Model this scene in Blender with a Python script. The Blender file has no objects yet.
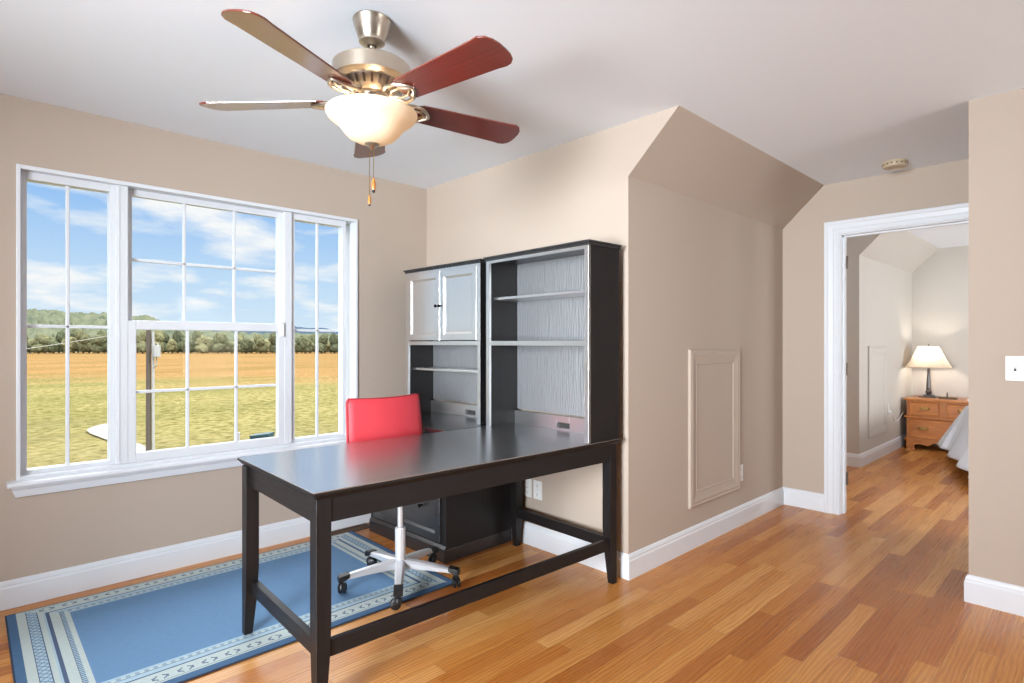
import bpy, bmesh, math, random
from mathutils import Vector, Matrix, noise
random.seed(7)
PI = math.pi
R = math.radians
C = bpy.context.scene.collection
SC = bpy.context.scene

# ------------------------------------------------------------------ camera
YAW, FPX, EYE = .8069, 573.6, 1.261
cam = bpy.data.cameras.new('camera'); camo = bpy.data.objects.new('camera', cam); C.objects.link(camo)
camo.location = (0, 0, EYE); camo.rotation_euler = (PI/2, 0, YAW - PI/2)
cam.lens = FPX/1024*36; cam.sensor_width = 36; cam.shift_y = 1.4/1024; cam.clip_start = .02; cam.clip_end = 6000
SC.camera = camo
SC.view_settings.view_transform = 'Standard'; SC.view_settings.look = 'None'
SC.view_settings.gamma = 1; SC.view_settings.use_curve_mapping = False
SC.view_settings.exposure = 0.0
SC.cycles.use_denoising = True
SC.cycles.max_bounces = 10; SC.cycles.diffuse_bounces = 3; SC.cycles.glossy_bounces = 4
SC.cycles.transparent_max_bounces = 12; SC.cycles.transmission_bounces = 6
SC.cycles.sample_clamp_indirect = 6.0; SC.cycles.caustics_reflective = False; SC.cycles.caustics_refractive = False

# ------------------------------------------------------------------ node helper
class N:
    def __init__(s, nt): s.t = nt
    def n(s, typ, ins=None, **kw):
        nd = s.t.nodes.new(typ)
        for k, v in kw.items(): setattr(nd, k, v)
        for k, v in (ins or {}).items(): s.put(nd.inputs[k], v)
        return nd
    def put(s, sock, v):
        if isinstance(v, bpy.types.NodeSocket): s.t.links.new(v, sock)
        elif isinstance(v, bpy.types.Node): s.t.links.new(v.outputs[0], sock)
        else:
            if isinstance(v, (tuple, list)) and len(v) == 3 and len(getattr(sock, 'default_value', (0,0,0))) == 4: v = (*v, 1)
            sock.default_value = v
    def m(s, op, a, b=0.0, c=None, clamp=False):
        nd = s.t.nodes.new('ShaderNodeMath'); nd.operation = op; nd.use_clamp = clamp
        s.put(nd.inputs[0], a); s.put(nd.inputs[1], b)
        if c is not None: s.put(nd.inputs[2], c)
        return nd.outputs[0]
    def mix(s, f, a, b, bt='MIX'):
        nd = s.t.nodes.new('ShaderNodeMix'); nd.data_type = 'RGBA'; nd.blend_type = bt
        s.put(nd.inputs[0], f); s.put(nd.inputs[6], a); s.put(nd.inputs[7], b)
        return nd.outputs[2]
    def ramp(s, f, stops, interp='LINEAR'):
        nd = s.t.nodes.new('ShaderNodeValToRGB'); nd.color_ramp.interpolation = interp
        e = nd.color_ramp.elements
        while len(e) < len(stops): e.new(.5)
        for k, (p, c) in enumerate(stops):
            e[k].position = p; e[k].color = (*c, 1) if len(c) == 3 else c
        s.put(nd.inputs[0], f); return nd.outputs[0]
    def rng(s, v, a, b, c=0., d=1.):
        nd = s.t.nodes.new('ShaderNodeMapRange'); s.put(nd.inputs[0], v)
        for i, x in enumerate((a, b, c, d)): nd.inputs[i+1].default_value = x
        return nd.outputs[0]

def srgb(r, g, b):
    f = lambda c: (c/255/12.92) if c/255 <= .04045 else ((c/255+.055)/1.055)**2.4
    return (f(r), f(g), f(b))

# ------------------------------------------------------------------ world: blue sky, white clouds, extra brightness added overhead
W = bpy.data.worlds.new('sky'); SC.world = W; W.use_nodes = True
wn = N(W.node_tree); W.node_tree.nodes.clear()
tc = wn.n('ShaderNodeTexCoord'); sp = wn.n('ShaderNodeSeparateXYZ', {0: tc.outputs['Generated']})
z = wn.m('MAXIMUM', sp.outputs[2], 0.0)
base = wn.ramp(z, [(0, srgb(222, 240, 253)), (.10, srgb(196, 225, 252)), (.24, srgb(140, 190, 246)), (.5, srgb(100, 158, 232))])
inv = wn.m('DIVIDE', 1.0, wn.m('ADD', z, .20))
cx = wn.m('MULTIPLY', sp.outputs[0], inv); cy = wn.m('MULTIPLY', sp.outputs[1], inv)
cv = wn.n('ShaderNodeCombineXYZ', {0: wn.m('MULTIPLY', cx, .9), 1: wn.m('MULTIPLY', cy, 1.0), 2: 3.1})
n1 = wn.n('ShaderNodeTexNoise', {'Vector': cv.outputs[0], 'Scale': 1.9, 'Detail': 8.0, 'Roughness': .52, 'Distortion': .15})
cl = wn.rng(n1.outputs[0], .49, .62)
cl = wn.m('MULTIPLY', cl, wn.rng(z, .0, .07, .45, .97))
sky = wn.mix(cl, base, (1.0, 1.0, 1.0))
hi = wn.rng(z, .36, .46)                      # sky brightened above the window view, added to light the room
sky = wn.mix(hi, sky, (6.2, 6.3, 6.5))
gr = wn.rng(sp.outputs[2], -.02, -.005)
sky = wn.mix(gr, srgb(150, 150, 95), sky)
bg = wn.n('ShaderNodeBackground', {0: sky, 1: 1.0})
wo = wn.n('ShaderNodeOutputWorld', {0: bg.outputs[0]})

# ------------------------------------------------------------------ sun, and added area lamps in front of unseen windows
def sun(az, el, e, col):
    l = bpy.data.lights.new('sun', 'SUN'); l.energy = e; l.angle = R(.8); l.color = col
    o = bpy.data.objects.new('sun', l); C.objects.link(o)
    d = Vector((math.cos(R(el))*math.cos(R(az)), math.cos(R(el))*math.sin(R(az)), math.sin(R(el))))
    o.rotation_euler = d.to_track_quat('Z', 'Y').to_euler()
sun(-52, 34, 1.6, (1, .96, .9))
YW_ = 3.627
def area(name, loc, direction, sx, sy, e, col=(1, 1, 1)):
    l = bpy.data.lights.new(name, 'AREA'); l.shape = 'RECTANGLE'; l.size = sx; l.size_y = sy; l.energy = e; l.color = col
    o = bpy.data.objects.new(name, l); C.objects.link(o); o.location = loc
    o.rotation_euler = Vector(direction).to_track_quat('-Z', 'Y').to_euler()
    return o
fw = area('added_fill_front', (-2.42, .90, 1.38), (1, .33, .03), 2.0, 1.6, 185, (.86, .93, 1))  # added fill for the desk wall, set before a made-up window
fw.data.spread = R(84)
area('added_fill_rear', (2.75, -2.32, 1.35), (.12, 1, .15), .8, 1.3, 34, (.92, .96, 1))  # added rear lamp, placed by the shadow edge on the knee wall
area('added_fill_bedroom', (6.9, -2.32, 1.4), (0, 1, .25), 2.4, 1.5, 150, (.93, .96, 1))  # added fill to brighten the bedroom; its window is unseen
area('added_fill_dormer', (5.68, YW_-.04, 1.4), (0, -1, 0), 1.0, 1.2, 16, (.93, .96, 1))  # added fill to lift the dormer cheek wall; its window is unseen

# ------------------------------------------------------------------ mesh helpers
def BM(): return bmesh.new()
def tmp_merge(bm, t, mat=None):
    if mat is not None: bmesh.ops.transform(t, matrix=mat, verts=t.verts)
    me = bpy.data.meshes.new('t'); t.to_mesh(me); t.free(); bm.from_mesh(me); bpy.data.meshes.remove(me)
def box(bm, x0, x1, y0, y1, z0, z1, bev=0, seg=2, mat=None):
    t = BM(); bmesh.ops.create_cube(t, size=1)
    bmesh.ops.scale(t, vec=(x1-x0, y1-y0, z1-z0), verts=t.verts)
    bmesh.ops.translate(t, vec=((x0+x1)/2, (y0+y1)/2, (z0+z1)/2), verts=t.verts)
    if bev: bmesh.ops.bevel(t, geom=t.edges[:]+t.verts[:], offset=bev, segments=seg, affect='EDGES', profile=.5)
    tmp_merge(bm, t, mat); return bm
def prism(bm, pts, axis, a, b, bev=0, mat=None):
    """pts: 2D outline in the other two axes (in axis order), extruded from a to b along axis"""
    t = BM()
    def P(p, w):
        if axis == 'X': return (w, p[0], p[1])
        if axis == 'Y': return (p[0], w, p[1])
        return (p[0], p[1], w)
    va = [t.verts.new(P(p, a)) for p in pts]; vb = [t.verts.new(P(p, b)) for p in pts]
    t.faces.new(va); t.faces.new(vb[::-1])
    n = len(pts)
    for i in range(n): t.faces.new((va[i], va[(i+1) % n], vb[(i+1) % n], vb[i]))
    bmesh.ops.recalc_face_normals(t, faces=t.faces[:])
    if bev: bmesh.ops.bevel(t, geom=t.edges[:]+t.verts[:], offset=bev, segments=2, affect='EDGES', profile=.5)
    tmp_merge(bm, t, mat); return bm
def lathe(bm, prof, seg=32, mat=None, squ=None):
    """prof: (r, z) from one end to the other"""
    t = BM(); rings = []
    for r, zz in prof:
        if r < 1e-5: rings.append([t.verts.new((0, 0, zz))])
        else: rings.append([t.verts.new((r*math.cos(2*PI*k/seg), r*math.sin(2*PI*k/seg), zz)) for k in range(seg)])
    for a, b in zip(rings[:-1], rings[1:]):
        for k in range(seg):
            k2 = (k+1) % seg
            if len(a) == 1 and len(b) == 1: continue
            if len(a) == 1: t.faces.new((a[0], b[k2], b[k]))
            elif len(b) == 1: t.faces.new((a[k], a[k2], b[0]))
            else: t.faces.new((a[k], a[k2], b[k2], b[k]))
    bmesh.ops.recalc_face_normals(t, faces=t.faces[:])
    tmp_merge(bm, t, mat); return bm
def tube(bm, pts, r, seg=12, closed=False, mat=None):
    t = BM(); pts = [Vector(p) for p in pts]; n = len(pts); rings = []
    rr = r if isinstance(r, (list, tuple)) else [r]*n
    up = Vector((0, 0, 1))
    for i, p in enumerate(pts):
        if closed: d = pts[(i+1) % n]-pts[i-1]
        else: d = pts[min(i+1, n-1)]-pts[max(i-1, 0)]
        d.normalize(); s = d.cross(up)
        if s.length < .05: s = d.cross(Vector((1, 0, 0)))
        s.normalize(); u = s.cross(d)
        rings.append([t.verts.new(p + (s*math.cos(2*PI*k/seg)+u*math.sin(2*PI*k/seg))*rr[i]) for k in range(seg)])
    prs = list(zip(rings[:-1], rings[1:]))
    if closed: prs.append((rings[-1], rings[0]))
    for a, b in prs:
        for k in range(seg): t.faces.new((a[k], a[(k+1) % seg], b[(k+1) % seg], b[k]))
    if not closed: t.faces.new(rings[0][::-1]); t.faces.new(rings[-1])
    bmesh.ops.recalc_face_normals(t, faces=t.faces[:])
    tmp_merge(bm, t, mat); return bm
def grid(bm, f, nu, nv, closed_u=False):
    vs = [[bm.verts.new(f(i/(nu if closed_u else nu-1), j/(nv-1))) for j in range(nv)] for i in range(nu)]
    for i in range(nu if closed_u else nu-1):
        for j in range(nv-1):
            bm.faces.new((vs[i][j], vs[(i+1) % nu][j], vs[(i+1) % nu][j+1], vs[i][j+1]))
    return bm
def obj(name, bm, mat, parent=None, smooth=False, label=None, loc=None, rot=None):
    me = bpy.data.meshes.new(name); bm.to_mesh(me); bm.free()
    me.materials.append(mat)
    if smooth:
        me.shade_smooth()
        try: me.set_sharp_from_angle(angle=R(38))
        except Exception: pass
    o = bpy.data.objects.new(name, me); C.objects.link(o)
    if parent: o.parent = parent
    if label: o['label'] = label
    if loc: o.location = loc
    if rot: o.rotation_euler = rot
    return o
def tag(o, label, cat, group=None, kind=None):
    o['label'] = label; o['category'] = cat
    if group: o['group'] = group
    if kind: o['kind'] = kind
    return o
def thing(name, label, cat, loc=(0, 0, 0), rz=0, group=None):
    o = bpy.data.objects.new(name, None); C.objects.link(o); o.empty_display_size = .1
    o.location = loc; o.rotation_euler = (0, 0, rz); return tag(o, label, cat, group)
def struct(name, bm, mat, label, cat, smooth=False):
    return tag(obj(name, bm, mat, smooth=smooth), label, cat, kind='structure')
def dup_tree(o, parent=None):
    c = o.copy(); C.objects.link(c)
    if parent: c.parent = parent
    for ch in list(o.children): dup_tree(ch, c)
    return c
def T(x=0, y=0, z=0): return Matrix.Translation((x, y, z))
def RZ(a): return Matrix.Rotation(a, 4, 'Z')
def RX(a): return Matrix.Rotation(a, 4, 'X')
def RY(a): return Matrix.Rotation(a, 4, 'Y')
def at(u, d, zz=0):
    """point at ground distance d along the sight line of image column u"""
    a = (u-512)/FPX; c, s = math.cos(YAW), math.sin(YAW)
    return Vector(((c+a*s)*d, (s-a*c)*d, zz))

# ------------------------------------------------------------------ materials
def mat(name, col, rough=.5, metal=0, spec=.5, bump=0, bscale=60, coat=0, ior=None, var=0, vscale=3):
    m = bpy.data.materials.new(name); m.use_nodes = True; nt = m.node_tree; nt.nodes.clear(); n = N(nt)
    out = n.n('ShaderNodeOutputMaterial'); b = n.n('ShaderNodeBsdfPrincipled')
    tc = n.n('ShaderNodeTexCoord')
    nz = n.n('ShaderNodeTexNoise', {'Vector': tc.outputs['Object'], 'Scale': float(vscale), 'Detail': 4.0})
    c = n.mix(n.m('MULTIPLY', nz.outputs[0], var if var else .04), tuple(col), tuple(x*.72 for x in col))
    n.put(b.inputs['Base Color'], c)
    b.inputs['Roughness'].default_value = rough; b.inputs['Metallic'].default_value = metal
    b.inputs['Specular IOR Level'].default_value = spec; b.inputs['Coat Weight'].default_value = coat
    if ior: b.inputs['IOR'].default_value = ior
    if bump:
        nb = n.n('ShaderNodeTexNoise', {'Vector': tc.outputs['Object'], 'Scale': float(bscale), 'Detail': 3.0})
        bp = n.n('ShaderNodeBump', {'Height': nb.outputs[0], 'Strength': bump, 'Distance': .01})
        n.put(b.inputs['Normal'], bp.outputs[0])
    nt.links.new(b.outputs[0], out.inputs[0]); m['b'] = 1
    return m
M = {}
M['wall'] = mat('beige_wall_paint', srgb(188, 172, 157), .75, bump=.08, bscale=220, spec=.25)
M['wall2'] = mat('greige_wall_paint', srgb(203, 197, 188), .75, bump=.08, bscale=220, spec=.25)
M['ceil'] = mat('white_ceiling_paint', srgb(242, 247, 253), .6, spec=.3)
M['trim'] = mat('white_trim_paint', srgb(226, 229, 233), .32)
M['vinyl'] = mat('white_window_vinyl', srgb(224, 227, 231), .35)
M['plate'] = mat('white_plastic_plate', srgb(240, 240, 238), .3)
M['slot'] = mat('dark_slot', srgb(60, 58, 55), .5)
M['brass'] = mat('aged_brass', srgb(170, 135, 80), .3, metal=1)
M['nickel'] = mat('brushed_nickel', srgb(196, 184, 168), .3, metal=1, bump=.05, bscale=300)
M['nickel_dark'] = mat('dark_nickel', srgb(120, 108, 96), .35, metal=1)
M['chrome'] = mat('silver_painted_metal', srgb(222, 224, 227), .3, metal=.4)
M['blackplastic'] = mat('black_plastic', srgb(28, 29, 31), .35)
M['red'] = mat('red_leatherette', srgb(222, 66, 76), .42, bump=.15, bscale=260, spec=.4)
M['red_seam'] = mat('dark_red_seam', srgb(150, 22, 36), .5)
M['knob'] = mat('dark_bronze_knob', srgb(38, 34, 32), .25, metal=.8)
M['duvet'] = mat('white_quilt', srgb(226, 229, 236), .9, bump=.35, bscale=16, spec=.1)
M['mattress'] = mat('pale_mattress_ticking', srgb(225, 222, 215), .9)
M['darkwood'] = mat('dark_walnut_stain', srgb(70, 44, 30), .4)
M['lampbase'] = mat('pewter_lamp_base', srgb(98, 94, 92), .3, metal=.7)
M['tray'] = mat('dark_bronze_tray', srgb(80, 62, 44), .35, metal=.5)
M['paper'] = mat('white_paper', srgb(235, 235, 232), .8)
M['vent'] = mat('brown_floor_register', srgb(72, 60, 42), .45, metal=.4)
M['smoke'] = mat('aged_cream_plastic', srgb(196, 178, 150), .4)
M['poleWood'] = mat('weathered_pole_wood', srgb(88, 78, 70), .9, var=.5, vscale=8)
M['polewhite'] = mat('white_conduit', srgb(158, 157, 156), .6)
M['util'] = mat('dark_teal_utility_paint', srgb(34, 62, 68), .5)
M['wire'] = mat('grey_wire', srgb(150, 148, 142), .6)
M['gravel'] = mat('pale_gravel', srgb(128, 122, 112), .95, bump=.5, bscale=6, var=.3, vscale=2)
M['bark'] = mat('bark', srgb(86, 76, 62), .95)
M['added_shade_cloth'] = mat('white_added_shade', srgb(238, 238, 236), .9)

def black_wood(name, col, rough, spec=.5, ior=1.5, axis='Z', grain=.35, coat=0.0, rv=1.0):
    m = bpy.data.materials.new(name); m.use_nodes = True; nt = m.node_tree; nt.nodes.clear(); n = N(nt)
    out = n.n('ShaderNodeOutputMaterial'); b = n.n('ShaderNodeBsdfPrincipled'); tc = n.n('ShaderNodeTexCoord')
    sc = {'X': (3, 60, 60), 'Y': (60, 3, 60), 'Z': (60, 60, 3)}[axis]
    mp = n.n('ShaderNodeMapping', {'Vector': tc.outputs['Object'], 'Scale': tuple(float(x) for x in sc)})
    w = n.n('ShaderNodeTexNoise', {'Vector': mp.outputs[0], 'Scale': 1.0, 'Detail': 5.0, 'Roughness': .65, 'Distortion': .8})
    c = n.ramp(w.outputs[0], [(.3, tuple(x*.75 for x in col)), (.7, tuple(min(1, x*1.35) for x in col))])
    n.put(b.inputs['Base Color'], c)
    n.put(b.inputs['Roughness'], n.rng(w.outputs[0], .3, .75, rough*(1-.15*rv), rough*(1+.25*rv)))
    b.inputs['Specular IOR Level'].default_value = spec; b.inputs['IOR'].default_value = ior
    b.inputs['Coat Weight'].default_value = coat; b.inputs['Coat Roughness'].default_value = .12
    bp = n.n('ShaderNodeBump', {'Height': w.outputs[0], 'Strength': grain, 'Distance': .002}); n.put(b.inputs['Normal'], bp.outputs[0])
    nt.links.new(b.outputs[0], out.inputs[0]); return m
BK = srgb(27, 24, 24)
M['blk'] = black_wood('black_stained_wood_upright', BK, .42, .4, 1.45, 'Z', .12)
M['blkx'] = black_wood('black_stained_wood_lengthwise', BK, .42, .4, 1.45, 'X', .12)
M['blky'] = black_wood('black_stained_wood_crosswise', BK, .42, .4, 1.45, 'Y', .12)
M['blktop'] = black_wood('black_stained_desktop', srgb(36, 35, 36), .24, 1.0, 3.3, 'X', .004, 0, .25)
M['blktopy'] = black_wood('black_stained_cabinet_top', srgb(34, 33, 34), .2, .8, 2.0, 'Y', .04)
M['blkdoor'] = black_wood('black_lacquered_door', srgb(44, 44, 46), .3, 1.0, 4.5, 'Z', .002, 0, .3)
M['blkmid'] = black_wood('black_lacquered_drawer', srgb(34, 34, 36), .3, .6, 1.7, 'Y', .02)

def oak_panel(name):
    """black-brown oak veneer with a raised cathedral grain"""
    m = bpy.data.materials.new(name); m.use_nodes = True; nt = m.node_tree; nt.nodes.clear(); n = N(nt)
    out = n.n('ShaderNodeOutputMaterial'); b = n.n('ShaderNodeBsdfPrincipled'); tc = n.n('ShaderNodeTexCoord')
    mp = n.n('ShaderNodeMapping', {'Vector': tc.outputs['Object'], 'Scale': (1., 16., 3.4)})
    w = n.n('ShaderNodeTexWave', {'Vector': mp.outputs[0], 'Scale': 1.3, 'Distortion': 11.0, 'Detail': 4.0, 'Detail Scale': 1.2}, bands_direction='Y')
    c = n.ramp(w.outputs[0], [(.2, srgb(84, 85, 88)), (.7, srgb(112, 115, 119))])
    n.put(b.inputs['Base Color'], c); b.inputs['Roughness'].default_value = .5
    b.inputs['Specular IOR Level'].default_value = 1; b.inputs['IOR'].default_value = 2.4
    bp = n.n('ShaderNodeBump', {'Height': w.outputs[0], 'Strength': .35, 'Distance': .003}); n.put(b.inputs['Normal'], bp.outputs[0])
    nt.links.new(b.outputs[0], out.inputs[0]); return m
M['blkoak'] = oak_panel('dark_oak_veneer')

def wood(name, c1, c2, rough=.35, scale=(4, 40, 40), coat=0.3):
    m = bpy.data.materials.new(name); m.use_nodes = True; nt = m.node_tree; nt.nodes.clear(); n = N(nt)
    out = n.n('ShaderNodeOutputMaterial'); b = n.n('ShaderNodeBsdfPrincipled'); tc = n.n('ShaderNodeTexCoord')
    mp = n.n('ShaderNodeMapping', {'Vector': tc.outputs['Object'], 'Scale': tuple(float(x) for x in scale)})
    w = n.n('ShaderNodeTexNoise', {'Vector': mp.outputs[0], 'Scale': 1.0, 'Detail': 6.0, 'Roughness': .6, 'Distortion': 1.2})
    n.put(b.inputs['Base Color'], n.ramp(w.outputs[0], [(.3, c1), (.7, c2)]))
    b.inputs['Roughness'].default_value = rough; b.inputs['Coat Weight'].default_value = coat; b.inputs['Coat Roughness'].default_value = .2; b.inputs['Coat IOR'].default_value = 1.5 if coat < .9 else 1.6
    nt.links.new(b.outputs[0], out.inputs[0]); return m
M['cherry'] = wood('cherry_red_blade', srgb(84, 28, 18), srgb(120, 44, 26), .3, (1.5, 70, 70), 1.0)
M['bladeedge'] = M['cherry']
M['honey'] = wood('honey_oak', srgb(170, 94, 34), srgb(206, 130, 56), .35, (30, 5, 30))

def floor_mat():
    m = bpy.data.materials.new('oak_strip_floor'); m.use_nodes = True; nt = m.node_tree; nt.nodes.clear(); n = N(nt)
    out = n.n('ShaderNodeOutputMaterial'); b = n.n('ShaderNodeBsdfPrincipled'); tc = n.n('ShaderNodeTexCoord')
    s = n.n('ShaderNodeSeparateXYZ', {0: tc.outputs['Object']}); x, y = s.outputs[0], s.outputs[1]
    w = .0765
    yr = n.m('DIVIDE', y, w); row = n.m('FLOOR', yr); fy = n.m('FRACT', yr)
    wr = n.n('ShaderNodeTexWhiteNoise', {'W': row}, noise_dimensions='1D')
    L = n.m('ADD', .62, n.m('MULTIPLY', wr.outputs[0], .5))
    xr = n.m('ADD', n.m('DIVIDE', x, L), n.m('MULTIPLY', wr.outputs[0], 37.3)); col = n.m('FLOOR', xr); fx = n.m('FRACT', xr)
    idv = n.n('ShaderNodeCombineXYZ', {0: row, 1: col, 2: 0.0})
    wi = n.n('ShaderNodeTexWhiteNoise', {'Vector': idv.outputs[0]}, noise_dimensions='3D')
    rnd = wi.outputs[0]; rc = wi.outputs[1]
    tone = n.ramp(rnd, [(0, srgb(172, 104, 46)), (.14, srgb(192, 122, 58)), (.40, srgb(208, 142, 72)), (.75, srgb(218, 156, 86)), (1, srgb(230, 174, 106))])
    # grain: stretched along the board, shifted per board
    off = n.n('ShaderNodeVectorMath', {0: rc, 1: (31.0, 17.0, 11.0)}, operation='MULTIPLY')
    p2 = n.n('ShaderNodeCombineXYZ', {0: n.m('MULTIPLY', x, 1.0), 1: n.m('MULTIPLY', y, 1.0), 2: 0.0})
    gv = n.n('ShaderNodeVectorMath', {0: p2.outputs[0], 1: off.outputs[0]}, operation='ADD')
    mp = n.n('ShaderNodeMapping', {'Vector': gv.outputs[0], 'Scale': (1.6, 11.0, 1.0)})
    wv = n.n('ShaderNodeTexWave', {'Vector': mp.outputs[0], 'Scale': 1.7, 'Distortion': 10.0, 'Detail': 3.0, 'Detail Scale': .8, 'Detail Roughness': .5}, bands_direction='Y')
    mp2 = n.n('ShaderNodeMapping', {'Vector': gv.outputs[0], 'Scale': (2.5, 110.0, 1.0)})
    fn = n.n('ShaderNodeTexNoise', {'Vector': mp2.outputs[0], 'Scale': 1.0, 'Detail': 5.0, 'Roughness': .6})
    mp3 = n.n('ShaderNodeMapping', {'Vector': gv.outputs[0], 'Scale': (2.2, 9.0, 1.0)})
    bn = n.n('ShaderNodeTexNoise', {'Vector': mp3.outputs[0], 'Scale': 1.0, 'Detail': 3.0})
    g = n.m('ADD', n.m('MULTIPLY', wv.outputs[0], .72), n.m('MULTIPLY', fn.outputs[0], .24))
    c = n.mix(n.rng(g, .22, .80, .55, 0), tone, n.mix(1.0, tone, srgb(218, 178, 136), 'MULTIPLY'))
    c = n.mix(n.rng(bn.outputs[0], .45, .75, 0, .45), c, n.mix(1.0, c, srgb(234, 200, 160), 'MULTIPLY'))
    gy = n.m('MINIMUM', fy, n.m('SUBTRACT', 1.0, fy)); gx = n.m('MULTIPLY', n.m('MINIMUM', fx, n.m('SUBTRACT', 1.0, fx)), n.m('DIVIDE', L, w))
    gap = n.m('MINIMUM', gy, gx)
    c = n.mix(n.rng(gap, .0, .022, .55, 0), c, srgb(96, 58, 30))
    n.put(b.inputs['Base Color'], c)
    n.put(b.inputs['Roughness'], n.rng(fn.outputs[0], .3, .7, .25, .34))
    b.inputs['Specular IOR Level'].default_value = .38
    h = n.m('ADD', n.rng(gap, 0, .03), n.m('MULTIPLY', fn.outputs[0], .10))
    bp = n.n('ShaderNodeBump', {'Height': h, 'Strength': .2, 'Distance': .0015}); n.put(b.inputs['Normal'], bp.outputs[0])
    nt.links.new(b.outputs[0], out.inputs[0]); return m
M['floor'] = floor_mat()

RUG = (1.73, 1.125)
def rug_mat():
    m = bpy.data.materials.new('blue_bordered_rug'); m.use_nodes = True; nt = m.node_tree; nt.nodes.clear(); n = N(nt)
    out = n.n('ShaderNodeOutputMaterial'); b = n.n('ShaderNodeBsdfPrincipled'); tc = n.n('ShaderNodeTexCoord')
    s = n.n('ShaderNodeSeparateXYZ', {0: tc.outputs['Object']}); x, y = s.outputs[0], s.outputs[1]
    u = n.m('SUBTRACT', RUG[0]/2, n.m('ABSOLUTE', x)); v = n.m('ADD', n.m('SUBTRACT', RUG[1]/2, n.m('ABSOLUTE', y)), n.m('MULTIPLY', n.m('GREATER_THAN', y, 0.0), .040))
    blue, field, cream, dark, pale, mid = srgb(88, 120, 154), srgb(118, 154, 190), srgb(206, 218, 214), srgb(92, 108, 136), srgb(184, 210, 222), srgb(128, 152, 178)
    eu = n.ramp(n.m('DIVIDE', u, .25), [(0, blue), (.13, cream), (.26, dark), (.272, pale), (.41, dark), (.422, cream), (.50, pale), (.53, dark), (.585, cream), (.72, dark), (.73, pale), (.79, cream), (.865, field)], 'CONSTANT')
    ev = n.ramp(n.m('DIVIDE', v, .25), [(0, blue), (.17, cream), (.21, dark), (.222, cream), (.46, cream), (.50, dark), (.53, pale), (.63, mid), (.65, cream), (.70, pale), (.78, field)], 'CONSTANT')
    def tri(c, p): return n.m('ABSOLUTE', n.m('SUBTRACT', n.m('MULTIPLY', n.m('FRACT', n.m('DIVIDE', c, p)), 2.0), 1.0))
    def band(c, a, b_): return n.m('MULTIPLY', n.m('GREATER_THAN', c, a), n.m('LESS_THAN', c, b_))
    # trellis of crosses in the end border
    t = tri(y, .034); sN = n.m('ABSOLUTE', n.m('SUBTRACT', n.m('MULTIPLY', n.m('DIVIDE', n.m('SUBTRACT', u, .068), .035), 2.0), 1.0))
    x1 = n.m('LESS_THAN', n.m('ABSOLUTE', n.m('SUBTRACT', t, sN)), .22)
    e = n.mix(n.m('MULTIPLY', x1, band(u, .068, .103)), eu, mid)
    st = n.m('MULTIPLY', n.m('LESS_THAN', tri(y, .016), .45), band(u, .1825, .198))
    e = n.mix(st, e, dark)
    # linked hexagons in the side border
    t2 = tri(x, .085); s2 = n.m('ABSOLUTE', n.m('SUBTRACT', n.m('MULTIPLY', n.m('DIVIDE', n.m('SUBTRACT', v, .058), .05), 2.0), 1.0))
    hx = n.m('LESS_THAN', n.m('ABSOLUTE', n.m('SUBTRACT', n.m('MINIMUM', n.m('MULTIPLY', t2, 1.7), .8), n.m('SUBTRACT', 1.0, s2))), .16)
    hx = n.m('MULTIPLY', hx, n.m('MULTIPLY', n.m('LESS_THAN', t2, .66), n.m('GREATER_THAN', t2, .20)))
    f = n.mix(n.m('MULTIPLY', hx, band(v, .058, .108)), ev, dark)
    st2 = n.m('MULTIPLY', n.m('LESS_THAN', tri(x, .03), .5), band(v, .16, .182))
    f = n.mix(n.m('MULTIPLY', st2, .6), f, mid)
    pick = n.m('LESS_THAN', n.m('MULTIPLY', v, 1.11), u)          # side border where the side edge is the nearer one
    c = n.mix(pick, e, f)
    wx = n.n('ShaderNodeTexNoise', {'Vector': n.n('ShaderNodeMapping', {'Vector': tc.outputs['Object'], 'Scale': (40., 220., 1.)}).outputs[0], 'Scale': 1.0, 'Detail': 3.0})
    wy = n.n('ShaderNodeTexNoise', {'Vector': tc.outputs['Object'], 'Scale': 420.0, 'Detail': 2.0})
    wv = n.m('ADD', n.m('MULTIPLY', wx.outputs[0], .6), n.m('MULTIPLY', wy.outputs[0], .4))
    c = n.mix(n.rng(wv, .3, .7, .6, 0), c, n.mix(1.0, c, (.62, .66, .72), 'MULTIPLY'))
    n.put(b.inputs['Base Color'], c); b.inputs['Roughness'].default_value = .95; b.inputs['Specular IOR Level'].default_value = .1
    bp = n.n('ShaderNodeBump', {'Height': wv, 'Strength': .5, 'Distance': .003}); n.put(b.inputs['Normal'], bp.outputs[0])
    nt.links.new(b.outputs[0], out.inputs[0]); return m
M['rug'] = rug_mat()
M['rugedge'] = mat('dark_blue_rug_binding', srgb(44, 56, 74), .95)

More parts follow.
